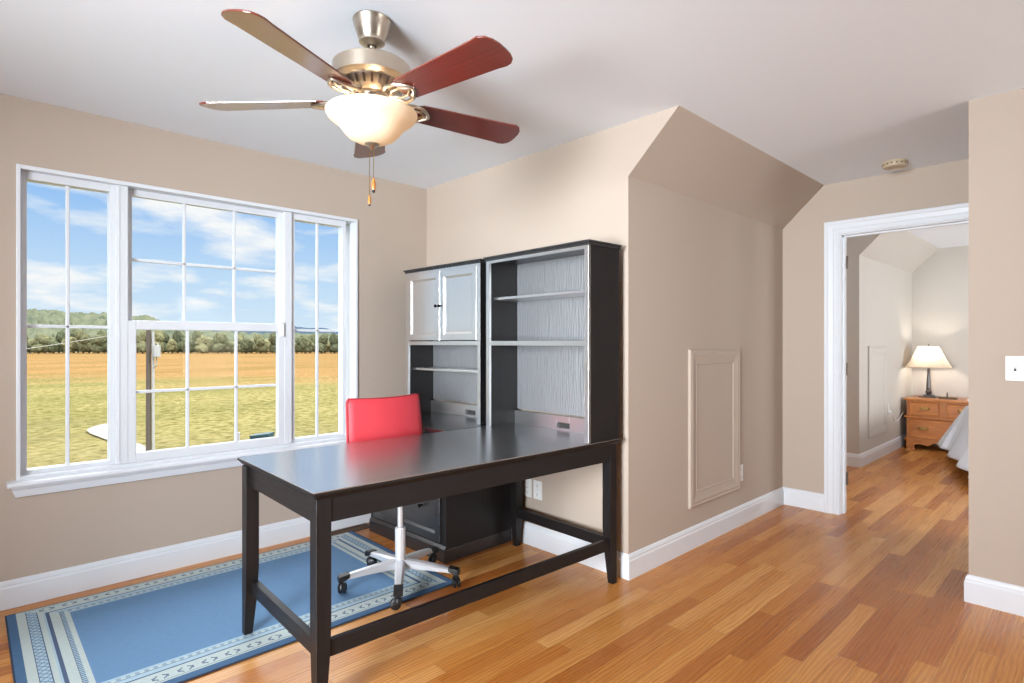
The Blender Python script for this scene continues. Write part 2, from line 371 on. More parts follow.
def glass_mat():
    m = bpy.data.materials.new('window_glass'); m.use_nodes = True; nt = m.node_tree; nt.nodes.clear(); n = N(nt)
    out = n.n('ShaderNodeOutputMaterial'); t = n.n('ShaderNodeBsdfTransparent', {0: (.97, .98, .98)}); g = n.n('ShaderNodeBsdfGlossy', {0: (1, 1, 1), 'Roughness': .02})
    f = n.n('ShaderNodeFresnel', {0: 1.09})
    mx = n.n('ShaderNodeMixShader', {0: f.outputs[0], 1: t.outputs[0], 2: g.outputs[0]}); nt.links.new(mx.outputs[0], out.inputs[0]); return m
M['glass'] = glass_mat()
def shade_mat(name, col, emit, e, trans=.6):
    m = bpy.data.materials.new(name); m.use_nodes = True; nt = m.node_tree; nt.nodes.clear(); n = N(nt)
    out = n.n('ShaderNodeOutputMaterial'); tc = n.n('ShaderNodeTexCoord')
    d = n.n('ShaderNodeBsdfDiffuse', {0: col}); t = n.n('ShaderNodeBsdfTranslucent', {0: col}); mx = n.n('ShaderNodeMixShader', {0: trans, 1: d.outputs[0], 2: t.outputs[0]})
    nz = n.n('ShaderNodeTexNoise', {'Vector': tc.outputs['Object'], 'Scale': 9.0, 'Detail': 3.0, 'Distortion': 1.0})
    em = n.n('ShaderNodeEmission', {0: n.mix(n.m('MULTIPLY', nz.outputs[0], .5), emit, tuple(x*.8 for x in emit)), 1: e}); ad = n.n('ShaderNodeAddShader', {0: mx.outputs[0], 1: em.outputs[0]})
    nt.links.new(ad.outputs[0], out.inputs[0]); return m
M['bowl'] = shade_mat('lit_alabaster_glass', srgb(240, 222, 196), srgb(255, 222, 180), .20, .22)
M['lampshade'] = shade_mat('lit_linen_shade', srgb(222, 210, 192), srgb(255, 236, 212), .06, .6)
m = bpy.data.materials.new('glowing_bulb'); m.use_nodes = True; m.node_tree.nodes.clear(); _n = N(m.node_tree)
_n.put(_n.n('ShaderNodeOutputMaterial').inputs[0], _n.n('ShaderNodeEmission', {0: (1, .8, .55), 1: 12.0}).outputs[0]); M['bulb'] = m

def field_mat():
    m = bpy.data.materials.new('harvested_field'); m.use_nodes = True; nt = m.node_tree; nt.nodes.clear(); n = N(nt)
    out = n.n('ShaderNodeOutputMaterial'); b = n.n('ShaderNodeBsdfPrincipled'); tc = n.n('ShaderNodeTexCoord')
    s = n.n('ShaderNodeSeparateXYZ', {0: tc.outputs['Object']})
    mp = n.n('ShaderNodeMapping', {'Vector': tc.outputs['Object'], 'Scale': (.03, .10, 1.), 'Rotation': (0, 0, -.7)})
    a = n.n('ShaderNodeTexNoise', {'Vector': mp.outputs[0], 'Scale': 1.0, 'Detail': 6.0, 'Roughness': .6})
    mp2 = n.n('ShaderNodeMapping', {'Vector': tc.outputs['Object'], 'Scale': (2.2, 2.2, 1.), 'Rotation': (0, 0, -.75)})
    f = n.n('ShaderNodeTexNoise', {'Vector': mp2.outputs[0], 'Scale': 1.0, 'Detail': 7.0, 'Roughness': .7})
    dist = n.m('ADD', n.m('MULTIPLY', s.outputs[0], .69), n.m('MULTIPLY', s.outputs[1], .72))
    dd = n.m('ADD', dist, n.m('MULTIPLY', n.m('SUBTRACT', a.outputs[0], .5), 46.0))
    grass = n.ramp(f.outputs[0], [(.34, srgb(128, 126, 74)), (.45, srgb(190, 176, 110)), (.56, srgb(226, 208, 138)), (.68, srgb(244, 222, 172))])
    gold = n.ramp(f.outputs[0], [(.34, srgb(190, 144, 88)), (.5, srgb(226, 176, 114)), (.68, srgb(244, 208, 150))])
    c = n.mix(n.rng(dd, 58, 84), grass, gold)
    c = n.mix(n.rng(dd, 20, 34, .35, 0), c, srgb(222, 196, 150))
    c = n.mix(n.rng(a.outputs[0], .42, .60, .55, 0), c, n.mix(1.0, c, (.62, .70, .60), 'MULTIPLY'))
    c = n.mix(1.0, c, (.27, .275, .28), 'MULTIPLY')
    n.put(b.inputs['Base Color'], c); b.inputs['Roughness'].default_value = 1; b.inputs['Specular IOR Level'].default_value = 0
    bp = n.n('ShaderNodeBump', {'Height': f.outputs[0], 'Strength': .6, 'Distance': .3}); n.put(b.inputs['Normal'], bp.outputs[0])
    nt.links.new(b.outputs[0], out.inputs[0]); return m
M['field'] = field_mat()
def leaf_mat(name, cols, sc):
    m = bpy.data.materials.new(name); m.use_nodes = True; nt = m.node_tree; nt.nodes.clear(); n = N(nt)
    out = n.n('ShaderNodeOutputMaterial'); b = n.n('ShaderNodeBsdfPrincipled'); tc = n.n('ShaderNodeTexCoord'); oi = n.n('ShaderNodeObjectInfo')
    f = n.n('ShaderNodeTexNoise', {'Vector': tc.outputs['Object'], 'Scale': sc, 'Detail': 5.0, 'Roughness': .7})
    k = n.m('ADD', f.outputs[0], n.m('MULTIPLY', n.m('SUBTRACT', oi.outputs['Random'], .5), .3))
    n.put(b.inputs['Base Color'], n.mix(1.0, n.ramp(k, [(.3, cols[0]), (.5, cols[1]), (.68, cols[2])]), (.36, .37, .39), 'MULTIPLY')); b.inputs['Roughness'].default_value = 1; b.inputs['Specular IOR Level'].default_value = 0
    nt.links.new(b.outputs[0], out.inputs[0]); return m
M['leaf'] = leaf_mat('autumn_tree_foliage', (srgb(108, 116, 88), srgb(150, 150, 112), srgb(192, 184, 134)), 2.0)
M['forest'] = leaf_mat('forest_foliage', (srgb(70, 86, 74), srgb(112, 122, 100), srgb(146, 148, 118)), .10)
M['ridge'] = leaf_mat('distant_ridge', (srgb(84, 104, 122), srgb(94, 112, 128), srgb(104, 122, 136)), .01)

# ------------------------------------------------------------------ room dimensions
H = 2.44
XB, YW, YK, YP, ZK = 2.568, 3.627, 1.783, 1.483, 2.153      # back wall, window wall, knee wall, top of slope, knee height
XD0, XD1 = 4.651, 4.79                                      # door wall
XR, YR = 3.545, .48                                         # right wall and its end
X0, Y0 = -2.5, -2.4
XF, XC, YK2 = 8.8, 6.57, 1.765                              # bedroom: far wall, dormer cheek, knee wall
WX0, WX1, WZ0, WZ1 = .200, 1.967, .600, 2.104               # window opening

bm = box(BM(), X0-.1, XF+.1, Y0-.1, YW+.15, -.12, 0); struct('floor', bm, M['floor'], 'honey oak strip floor running through both rooms', 'floor')
bm = box(BM(), X0-.1, XF+.1, Y0-.1, YW+.15, H, H+.15); struct('ceiling', bm, M['ceil'], 'flat white ceiling over both rooms', 'ceiling')
bm = BM()
box(bm, X0-.1, WX0, YW, YW+.15, 0, H); box(bm, WX1, XB+.03, YW, YW+.15, 0, H)
box(bm, WX0, WX1, YW, YW+.15, 0, WZ0); box(bm, WX0, WX1, YW, YW+.15, WZ1, H)
struct('wall_left', bm, M['wall'], 'beige wall holding the wide triple window', 'wall')
bm = prism(BM(), [(YW, 0), (YK, 0), (YK, ZK), (YP, H), (YW, H)], 'X', XB, XB+.035)
struct('wall_back', bm, M['wall'], 'pale beige wall behind the desk and bookcases', 'wall')
bm = box(BM(), XB+.035, XD0, YK, YK+.035, 0, ZK+.03)
struct('wall_knee', bm, M['wall'], 'beige knee wall carrying the raised access panel', 'wall')
th = .04
bm = prism(BM(), [(YK, ZK), (YP, H), (YP+th, H+.02), (YK+th, ZK+.02)], 'X', XB+.034, XD0)
struct('wall_slope', bm, M['wall'], 'sloping beige wall between knee wall and ceiling', 'wall')
bm = BM()
DY0, DY1, DZ = .55, 1.386, 2.065
box(bm, XD0, XD1, DY1, YW, 0, H); box(bm, XD0, XD1, DY0, DY1, DZ, H); box(bm, XD0, XD1, .36, DY0, 0, H)
struct('wall_door', bm, M['wall'], 'beige wall around the bedroom doorway', 'wall')
bm = BM(); box(bm, XR, XR+.12, Y0, YR, 0, H); box(bm, XR+.12, XD1, Y0, .40, 0, H)
struct('wall_right', bm, M['wall'], 'beige wall end at the right edge with the light switch', 'wall')
bm = box(BM(), X0-.1, X0, Y0-.1, YW, 0, H); struct('wall_front', bm, M['wall'], 'beige wall behind the viewer, left side', 'wall')
bm = box(BM(), X0, XF+.1, Y0-.1, Y0, 0, H); struct('wall_rear', bm, M['wall'], 'beige wall behind the viewer', 'wall')
# bedroom shell
bm = box(BM(), XF, XF+.1, Y0, YW+.15, 0, H); struct('wall_far', bm, M['wall2'], 'greige bedroom wall behind the dresser', 'wall')
bm = prism(BM(), [(YW, 0), (YK2, 0), (YK2, ZK), (YP, H), (YW, H)], 'X', XC, XC+.035); struct('wall_cheek', bm, M['wall2'], 'greige bedroom dormer side wall seen just past the door jamb', 'wall')
bm = box(BM(), XC+.035, XF, YK2, YK2+.035, 0, ZK+.03); struct('wall_bedroom', bm, M['wall2'], 'greige bedroom knee wall with narrow access panel', 'wall')
bm = prism(BM(), [(YK2, ZK), (YP, H), (YP+th, H+.02), (YK2+th, ZK+.02)], 'X', XC+.034, XF); struct('wall_bedroom_slope', bm, M['wall2'], 'sloping greige bedroom wall under the white ceiling', 'wall')
bm = box(BM(), XD1, XC, YW, YW+.15, 0, H); struct('wall_dormer', bm, M['wall2'], 'greige bedroom dormer end wall hidden past the doorway', 'wall')

# baseboards: a moulded profile swept along each wall
PR = [(0, 0), (.016, 0), (.016, .098), (.012, .106), (.012, .114), (.008, .124), (.004, .130), (0, .132)]
def base(name, p, q, nrm, label, e0=0, e1=0):
    """board from p to q (2D) standing proud along nrm; e0/e1 lengthen (+) the ends as a mitre"""
    p, q, nr = Vector(p), Vector(q), Vector(nrm); d = (q-p).normalized(); b = BM(); A = []; B = []
    for t_, zz in PR:
        a = p - d*(e0*t_) + nr*t_; c = q + d*(e1*t_) + nr*t_
        A.append(b.verts.new((a.x, a.y, zz))); B.append(b.verts.new((c.x, c.y, zz)))
    k = len(PR)
    for i in range(k): b.faces.new((A[i], A[(i+1) % k], B[(i+1) % k], B[i]))
    b.faces.new(A[::-1]); b.faces.new(B); bmesh.ops.recalc_face_normals(b, faces=b.faces[:])
    return struct(name, b, M['trim'], label, 'baseboard')
base('baseboard_left', (X0, YW), (XB, YW), (0, -1), 'white baseboard under the window', 0, -1)
base('baseboard_back', (XB, YW), (XB, YK), (-1, 0), 'white baseboard behind the desk', -1, 1)
base('baseboard_knee', (XB, YK), (XD0, YK), (0, -1), 'long white baseboard under the beige access panel', 1, -1)
base('baseboard_door', (XD0, YK), (XD0, 1.478), (-1, 0), 'short white baseboard left of the door casing', -1, 0)
base('baseboard_right', (XR, YR), (XR, Y0), (-1, 0), 'white baseboard under the light switch', 1, 0)
base('baseboard_end', (XR+.12, YR), (XR, YR), (0, 1), 'white baseboard on the end of the right wall', 0, 1)
base('baseboard_cheek', (XC, YW), (XC, YK2), (-1, 0), 'white bedroom baseboard just inside the doorway', 0, 1)
base('baseboard_bedroom', (XC, YK2), (XF, YK2), (0, -1), 'white bedroom baseboard running to the dresser', 1, 0)
base('baseboard_far', (XF, YK2), (XF, Y0), (-1, 0), 'white bedroom baseboard behind the dresser', -1, 0)

# ------------------------------------------------------------------ triple window
wr = tag(bpy.data.objects.new('window_1', None), 'wide white triple window looking over a field', 'window', kind='structure'); C.objects.link(wr)
YO = YW                                                  # window parts are modelled in room coordinates
def frame_rect(bm, x0, x1, z0, z1, w, y0, y1, wb=None, wt=None, bev=.002):
    wb = w if wb is None else wb; wt = w if wt is None else wt
    box(bm, x0, x0+w, y0, y1, z0, z1, bev); box(bm, x1-w, x1, y0, y1, z0, z1, bev)
    box(bm, x0+w, x1-w, y0, y1, z0, z0+wb, bev); box(bm, x0+w, x1-w, y0, y1, z1-wt, z1, bev)
b = BM()
frame_rect(b, WX0-.015, WX1+.015, WZ0-.012, WZ1+.014, .016, YW-.012, YW+.14, .03, .02)
obj('window_frame', b, M['vinyl'], wr)
b = BM(); box(b, .585, .642, YW+.020, YW+.14, WZ0, WZ1, .003); box(b, .60, .603, YW+.017, YW+.02, WZ0, WZ1)
obj('mullion', b, M['vinyl'], wr)
b = BM(); box(b, 1.483, 1.532, YW+.020, YW+.14, WZ0, WZ1, .003)
obj('mullion', b, M['vinyl'], wr)
def casement(x0, x1, xm, nm):
    b = BM(); frame_rect(b, x0, x1, WZ0+.016, WZ1-.004, .024, YW+.035, YW+.10, .022, .038); sf = obj('sash', b, M['vinyl'], wr)
    b = BM(); box(b, x0+.02, x1-.02, YW+.066, YW+.070, WZ0+.03, WZ1-.03); obj('glass_pane', b, M['glass'], sf)
    b = BM(); box(b, xm-.008, xm+.008, YW+.058, YW+.078, WZ0+.03, WZ1-.03, .003); box(b, x0+.02, x1-.02, YW+.058, YW+.078, 1.336, 1.352, .003)
    obj('muntins', b, M['vinyl'], sf)
casement(.203, .585, .388, 'a'); casement(1.532, 1.916, 1.722, 'b')
# centre double-hung: upper sash set back, lower sash in front
b = BM(); frame_rect(b, .642, 1.483, 1.345, WZ1-.004, .026, YW+.065, YW+.10, .04, .036); up = obj('sash', b, M['vinyl'], wr)
b = BM(); box(b, .66, 1.465, YW+.080, YW+.084, 1.37, WZ1-.03); obj('glass_pane', b, M['glass'], up)
b = BM()
for x in (.925, 1.198): box(b, x-.008, x+.008, YW+.072, YW+.092, 1.37, WZ1-.03, .003)
box(b, .66, 1.465, YW+.072, YW+.092, 1.708, 1.724, .003); obj('muntins', b, M['vinyl'], up)
b = BM(); frame_rect(b, .634, 1.490, WZ0+.014, 1.383, .046, YW+.022, YW+.062, .05, .050, .004); lo = obj('sash', b, M['vinyl'], wr)
b = BM(); box(b, .675, 1.45, YW+.042, YW+.046, .64, 1.35); obj('glass_pane', b, M['glass'], lo)
b = BM()
for x in (.933, 1.198): box(b, x-.008, x+.008, YW+.034, YW+.054, .65, 1.34, .003)
box(b, .67, 1.452, YW+.034, YW+.054, .986, 1.002, .003); obj('muntins', b, M['vinyl'], lo)
b = BM(); box(b, 1.448, 1.478, YW+.006, YW+.024, 1.30, 1.392, .004); obj('sash_lock', b, M['plate'], lo)
b = BM()
prism(b, [(YW-.062, .578), (YW-.066, .586), (YW-.062, .598), (YW+.03, .604), (YW+.03, .578)], 'X', .150, 2.008, .002)
obj('window_sill', b, M['trim'], wr)
b = BM()
prism(b, [(YW-.004, .578), (YW-.050, .578), (YW-.044, .566), (YW-.030, .560), (YW-.020, .524), (YW-.004, .520)], 'X', .168, 1.99)
for v in b.verts:
    if v.co.z < .55: v.co.x += .014 if v.co.x < 1 else -.014
obj('sill_apron', b, M['trim'], wr)

# added windows with closed shades, all unseen, dressing for the fill lamps
def shaded(name, label, loc, rz, w, h):
    o = tag(bpy.data.objects.new(name, None), label, 'window', kind='structure'); C.objects.link(o); o.location = loc; o.rotation_euler = (0, 0, rz)
    b = BM(); 
    for s in (-1, 1): box(b, s*(w/2+.04)-.04, s*(w/2+.04)+.04, 0, .02, -h/2-.08, h/2+.08, .003); box(b, -w/2, w/2, 0, .02, s*(h/2+.04)-.04, s*(h/2+.04)+.04, .003)
    obj('window_frame', b, M['trim'], o); b = BM(); box(b, -w/2, w/2, .002, .006, -h/2, h/2); obj('added_shade', b, M['added_shade_cloth'], o)  # closed shade is made up, a backdrop for the area lamp
shaded('added_window_2', 'added shaded window, unseen, on the wall behind the viewer, left', (X0, .90, 1.45), -PI/2, 2.1, 1.7)
shaded('added_window_3', 'added shaded window, unseen, in the rear wall', (2.75, Y0, 1.35), 0, .9, 1.4)
shaded('added_window_5', 'added shaded bedroom dormer window, unseen past the doorway', (5.68, YW, 1.4), PI, 1.1, 1.3)
shaded('added_window_4', 'added shaded bedroom window out of view', (6.9, Y0, 1.4), 0, 2.5, 1.6)

# ------------------------------------------------------------------ doorway: casing, jamb, hinges
dr = tag(bpy.data.objects.new('door_1', None), 'white cased open doorway to the bedroom', 'doorway', kind='structure'); C.objects.link(dr)
def casing(bm, pts, nx):
    """casing profile around the opening; pts: width outward 0..w -> proud thickness"""
    prof = [(0, 0), (0, .012), (.006, .015), (.016, .015), (.020, .011), (.034, .011), (.040, .016), (.070, .019), (.077, .024), (.096, .024), (.100, .018), (.100, 0)]
    xw = XD0 if nx < 0 else XD1
    ring = []
    for w, t_ in prof:
        x = xw + nx*t_
        ring.append([bm.verts.new((x, DY1-.008+w, 0)), bm.verts.new((x, DY1-.008+w, DZ-.008+w)), bm.verts.new((x, DY0+.008-w, DZ-.008+w)), bm.verts.new((x, DY0+.008-w, 0))])
    k = len(ring)
    for i in range(k):
        a, c = ring[i], ring[(i+1) % k]
        for j in range(3): bm.faces.new((a[j], a[j+1], c[j+1], c[j]))
    bm.faces.new([r_[0] for r_ in ring]); bm.faces.new([r_[3] for r_ in ring][::-1])
    bmesh.ops.recalc_face_normals(bm, faces=bm.faces[:])
b = BM(); casing(b, None, -1); obj('door_casing', b, M['trim'], dr)
b = BM(); casing(b, None, 1); obj('door_casing', b, M['trim'], dr)
b = BM(); t_ = .014
box(b, XD0, XD1, DY1-t_, DY1, 0, DZ); box(b, XD0, XD1, DY0, DY0+t_, 0, DZ); box(b, XD0, XD1, DY0+t_, DY1-t_, DZ-t_, DZ)
s0 = XD0+.055; s1 = s0+.035
box(b, s0, s1, DY1-t_-.011, DY1-t_, 0, DZ-t_, .001); box(b, s0, s1, DY0+t_, DY0+t_+.011, 0, DZ-t_, .001); box(b, s0, s1, DY0+t_, DY1-t_, DZ-t_-.011, DZ-t_, .001)
obj('door_jamb', b, M['trim'], dr)
for hz in (.20, 1.02, 1.82):
    b = BM(); box(b, XD1-.035, XD1+.004, DY1-t_-.003, DY1-t_, hz, hz+.09, .0008); tube(b, [(XD1+.006, DY1-t_-.004, hz-.004), (XD1+.006, DY1-t_-.004, hz+.094)], .006, 10)
    obj('hinge', b, M['nickel_dark'], dr, smooth=True)

# ------------------------------------------------------------------ access panels in the knee walls
def access(name, label, x0, x1, z0, z1, yk, m, fw):
    o = thing(name, label, 'access panel', ((x0+x1)/2, yk-.001, z0)); w = (x1-x0)/2; h = z1-z0
    prof = [(0, 0), (0, .012), (.008, .017), (.022, .015), (.032, .017), (.052, .013), (fw-.012, .009), (fw-.006, .011), (fw, .008), (fw, 0)]
    b = BM(); ring = []
    for i_, t in prof:
        ring.append([b.verts.new(p) for p in ((-w+i_, -t, i_), (w-i_, -t, i_), (w-i_, -t, h-i_), (-w+i_, -t, h-i_))])
    for r1, r2 in zip(ring[:-1], ring[1:]):
        for j in range(4): b.faces.new((r1[j], r1[(j+1) % 4], r2[(j+1) % 4], r2[j]))
    bmesh.ops.recalc_face_normals(b, faces=b.faces[:]); obj('panel_molding', b, m, o)
    b = BM(); box(b, -w+fw-.002, w-fw+.002, -.006, 0, fw-.002, h-fw+.002, .001); obj('panel_board', b, m, o)
    return o
access('access_panel', 'raised beige access panel low on the knee wall right of the desk', 3.194, 3.872, .251, 1.219, YK, M['wall'], .095)
access('access_panel', 'narrow greige access panel on the bedroom knee wall beside the lamp corner', 6.86, 7.56, .262, 1.228, YK2, M['wall2'], .09)

# ------------------------------------------------------------------ electrical plates
def outlet(label, loc, rz, w=.070, h=.115, group=None):
    o = thing('wall_outlet', label, 'outlet', loc, rz, group)          # faces local -Y
    b = BM(); box(b, -w/2, w/2, -.006, 0, -h/2, h/2, .002); obj('cover_plate', b, M['plate'], o)
    for s in (-1, 1):
        b = BM(); box(b, -.016, .016, -.008, -.005, s*.026-.014, s*.026+.014, .003); r_ = obj('receptacle', b, M['plate'], o)
        b = BM(); box(b, -.008, -.006, -.0086, -.0075, s*.026-.003, s*.026+.006); box(b, .006, .008, -.0086, -.0075, s*.026-.003, s*.026+.006); box(b, -.002, .002, -.0086, -.0075, s*.026-.010, s*.026-.006)
        obj('slots', b, M['slot'], r_)
    b = BM(); lathe(b, [(0, .0075), (.003, .007), (.0035, .005)], 12, RX(PI/2)); obj('screw', b, M['nickel'], o)
    return o
outlet('left one of two white wall outlets under the desk, nearer the black cabinet', (XB, 2.535, .352), -PI/2)
outlet('right one of two white wall outlets under the desk, farther from the cabinet', (XB, 2.448, .352), -PI/2)
outlet('white wall outlet at the lower right of the beige access panel', (3.908, YK, .356), 0, .062)
outlet('white bedroom outlet on the knee wall with a cord plugged in', (7.66, YK2, .50), 0)
sw = thing('light_switch', 'white double light switch plate on the right wall', 'light switch', (XR, .285, 1.142), -PI/2)
b = BM(); box(b, -.058, .058, -.006, 0, -.0575, .0575, .002); obj('cover_plate', b, M['plate'], sw)
for s in (-1, 1):
    b = BM(); box(b, s*.023-.005, s*.023+.005, -.0068, -.005, -.013, .013); sl = obj('switch_slot', b, M['slot'], sw)
    b = BM(); box(b, -.0045, .0045, -.016, 0, -.005, .005, .001, mat=T(s*.023, -.005, .002) @ RX(R(-25))); obj('toggle', b, M['plate'], sw)
    for q in (-1, 1):
        b = BM(); lathe(b, [(0, .0075), (.003, .007), (.0035, .005)], 12, T(s*.023, 0, q*.03) @ RX(PI/2)); obj('screw', b, M['nickel'], sw)
fv = thing('floor_vent', 'brown metal floor vent beside the rug corner near the window wall', 'vent', (1.88, 3.545, 0))
b = BM(); frame_rect(b, -.13, .13, 0, 1, .001, 0, 1) if False else None
for s in (-1, 1): box(b, -.15, .15, s*.045-.008, s*.045+.008, 0, .005, .001); box(b, s*.142-.008, s*.142+.008, -.045, .045, 0, .005, .001)
obj('vent_frame', b, M['vent'], fv)
b = BM()
for k in range(18): box(b, -.130+k*.0152, -.124+k*.0152, -.04, .04, 0, .004)
obj('vent_louvers', b, M['vent'], fv)
sd = thing('smoke_detector', 'round cream smoke detector on the ceiling before the doorway', 'smoke detector', (4.39, .975, H))
b = BM(); lathe(b, [(0, 0), (.072, 0), (.074, -.010), (.070, -.012)], 40); obj('mounting_ring', b, M['smoke'], sd, smooth=True)
b = BM(); lathe(b, [(.069, -.010), (.069, -.022), (.062, -.034), (.040, -.038), (.036, -.034), (.0, -.036)], 40); obj('cover', b, M['smoke'], sd, smooth=True)
b = BM()
for k in range(16): box(b, .066, .0705, -.004, .004, -.022, -.014, mat=RZ(k*PI/8))
obj('vent_slots', b, M['slot'], sd)

# ------------------------------------------------------------------ rug
DR = R(-2.0)
rg = thing('rug', 'blue bordered rectangular rug under the desk end and chair', 'rug', (1.006, 2.942, 0), R(-.3))
b = BM(); box(b, -RUG[0]/2, RUG[0]/2, -RUG[1]/2, RUG[1]/2, 0, .007, .002); obj('rug_pile', b, M['rug'], rg)
b = BM()
for s in (-1, 1):
    tube(b, [(-RUG[0]/2, s*RUG[1]/2, .004), (RUG[0]/2, s*RUG[1]/2, .004)], .004, 8); tube(b, [(s*RUG[0]/2, -RUG[1]/2, .004), (s*RUG[0]/2, RUG[1]/2, .004)], .004, 8)
obj('edge_binding', b, M['rugedge'], rg)

# ------------------------------------------------------------------ desk
DW, DD, DH = 1.66, .82, .76
dk = thing('writing_desk', 'long black wooden desk with open legs and low stretchers', 'desk', (1.686, 2.2155, 0), DR)
hw, hd = DW/2, DD/2
b = BM(); box(b, -hw+.001, hw-.001, -hd+.001, hd-.001, DH-.004, DH, .0008); dt = obj('desktop', b, M['blktop'], dk); b = BM(); box(b, -hw, hw, -hd, hd, DH-.014, DH-.004, .002)
prism(b, [(-hw+.001, DH-.012), (-hw+.014, DH-.028), (hw-.014, DH-.028), (hw-.001, DH-.012)], 'Y', -hd+.014, hd-.014)
prism(b, [(-hd+.001, DH-.012), (-hd+.014, DH-.028), (hd-.014, DH-.028), (hd-.001, DH-.012)], 'X', -hw+.014, hw-.014)
obj('edge_molding', b, M['blkx'], dt)
LG = .054; li = .018
b = BM(); az0, az1 = .645, DH-.028
box(b, -hw+li+LG-.002, hw-li-LG+.002, -hd+li+.004, -hd+li+.026, az0, az1, .001); obj('front_apron', b, M['blkx'], dk)
b = BM(); box(b, -hw+li+LG-.002, hw-li-LG+.002, hd-li-.026, hd-li-.004, az0+.02, az1, .001); obj('rear_apron', b, M['blkx'], dk)
for s in (-1, 1):
    b = BM(); box(b, s*(hw-li-.015)-.011, s*(hw-li-.015)+.011, -hd+li+LG-.002, hd-li-LG+.002, az0, az1, .001); obj('side_apron', b, M['blky'], dk)
def leg_bm(sx, sy):
    """square leg, straight down to the stretcher then tapered on the inner faces"""
    t = BM(); xo, yo = sx*(hw-li), sy*(hd-li)
    if sx < 0 and sy > 0: xo, yo = xo-.014, yo-.036
    def ring(zz, w): return [t.verts.new(p) for p in ((xo, yo, zz), (xo-sx*w, yo, zz), (xo-sx*w, yo-sy*w, zz), (xo, yo-sy*w, zz))]
    zb = .007 if (sx < 0 and sy > 0) else 0.0
    rs = [ring(zb, .034), ring(.165, .048), ring(.30, LG), ring(DH-.028, LG)]
    for a, c in zip(rs[:-1], rs[1:]):
        for k in range(4): t.faces.new((a[k], a[(k+1) % 4], c[(k+1) % 4], c[k]))
    t.faces.new(rs[0][::-1]); t.faces.new(rs[-1]); bmesh.ops.recalc_face_normals(t, faces=t.faces[:])
    bmesh.ops.bevel(t, geom=[e for e in t.edges], offset=.0015, segments=1, affect='EDGES')
    return t
for sx in (-1, 1):
    for sy in (-1, 1): obj('leg', leg_bm(sx, sy), M['blk'], dk)
sz0, sz1 = .180, .238
b = BM(); box(b, -hw+li+.045, hw-li-.045, -hd+li+.008, -hd+li+.032, sz0, sz1, .002); obj('stretcher', b, M['blkx'], dk)
for s in (-1, 1):
    b = BM(); box(b, s*(hw-li-.024)-.014, s*(hw-li-.024)+.014, -hd+li+.045, hd-li-.045, sz0, sz1, .002); obj('stretcher', b, M['blky'], dk)

# ------------------------------------------------------------------ open bookcase hutch on the desk (faces -X of its own frame)
def carc(o, x0, x1, y0, y1, z0, z1, st=.028):
    for nm, ya, yb in (('side_panel', y0, y0+.020), ('side_panel', y1-.020, y1)):
        b = BM(); box(b, x0+.004, x1, ya, yb, z0, z1-.020, .001); obj(nm, b, M['blk'], o)
    b = BM()
    for ya in (y0, y1-st): box(b, x0, x0+.018, ya, ya+st, z0, z1-.024, .0015)
    box(b, x0, x0+.018, y0+st, y1-st, z1-.040, z1-.024, .001); obj('face_frame', b, M['blkdoor'], o)
    b = BM(); box(b, x0-.004, x1+.004, y0-.008, y1+.008, z1-.024, z1-.012, .002); box(b, x0-.014, x1+.006, y0-.014, y1+.014, z1-.012, z1, .004); obj('crown_top', b, M['blkmid'], o)
    b = BM(); box(b, x1-.008, x1-.002, y0+.018, y1-.018, z0+.09, z1-.02); obj('back_panel', b, M['blkoak'], o)
    return o
o = thing('bookcase_hutch', 'tall open black bookcase hutch standing on the right end of the desk', 'bookcase', (1.686, 2.2155, DH), DR)
hx0, hx1, hy0, hy1 = .580, .826, -.396, .412
carc(o, hx0, hx1, hy0, hy1, 0, 1.016)
def notch_rail(o, x1, y0, y1, z0, z1, yn, mm):
    b = BM()
    box(b, x1-.030, x1-.012, y0, yn-.05, z0, z1, .001); box(b, x1-.030, x1-.012, yn+.05, y1, z0, z1, .001); box(b, x1-.030, x1-.012, yn-.05, yn+.05, z0+.044, z1, .001); box(b, x1-.030, x1-.012, yn-.05, yn+.05, z0, z0+.012)
    obj('back_rail', b, mm, o)
    b = BM(); box(b, x1-.012, x1-.010, yn-.055, yn+.055, z0+.01, z0+.065); obj('cable_slot', b, M['slot'], o)
notch_rail(o, hx1, hy0+.02, hy1-.02, 0, .080, -.02, M['blkdoor'])
b = BM(); box(b, hx0+.002, hx1-.008, hy0+.028, hy1-.028, .486, .512, .001); obj('fixed_shelf', b, M['blkdoor'], o)
b = BM(); box(b, hx0+.045, hx1-.01, hy0+.021, hy1-.021, .758, .775, .003); obj('shelf', b, M['blkdoor'], o)

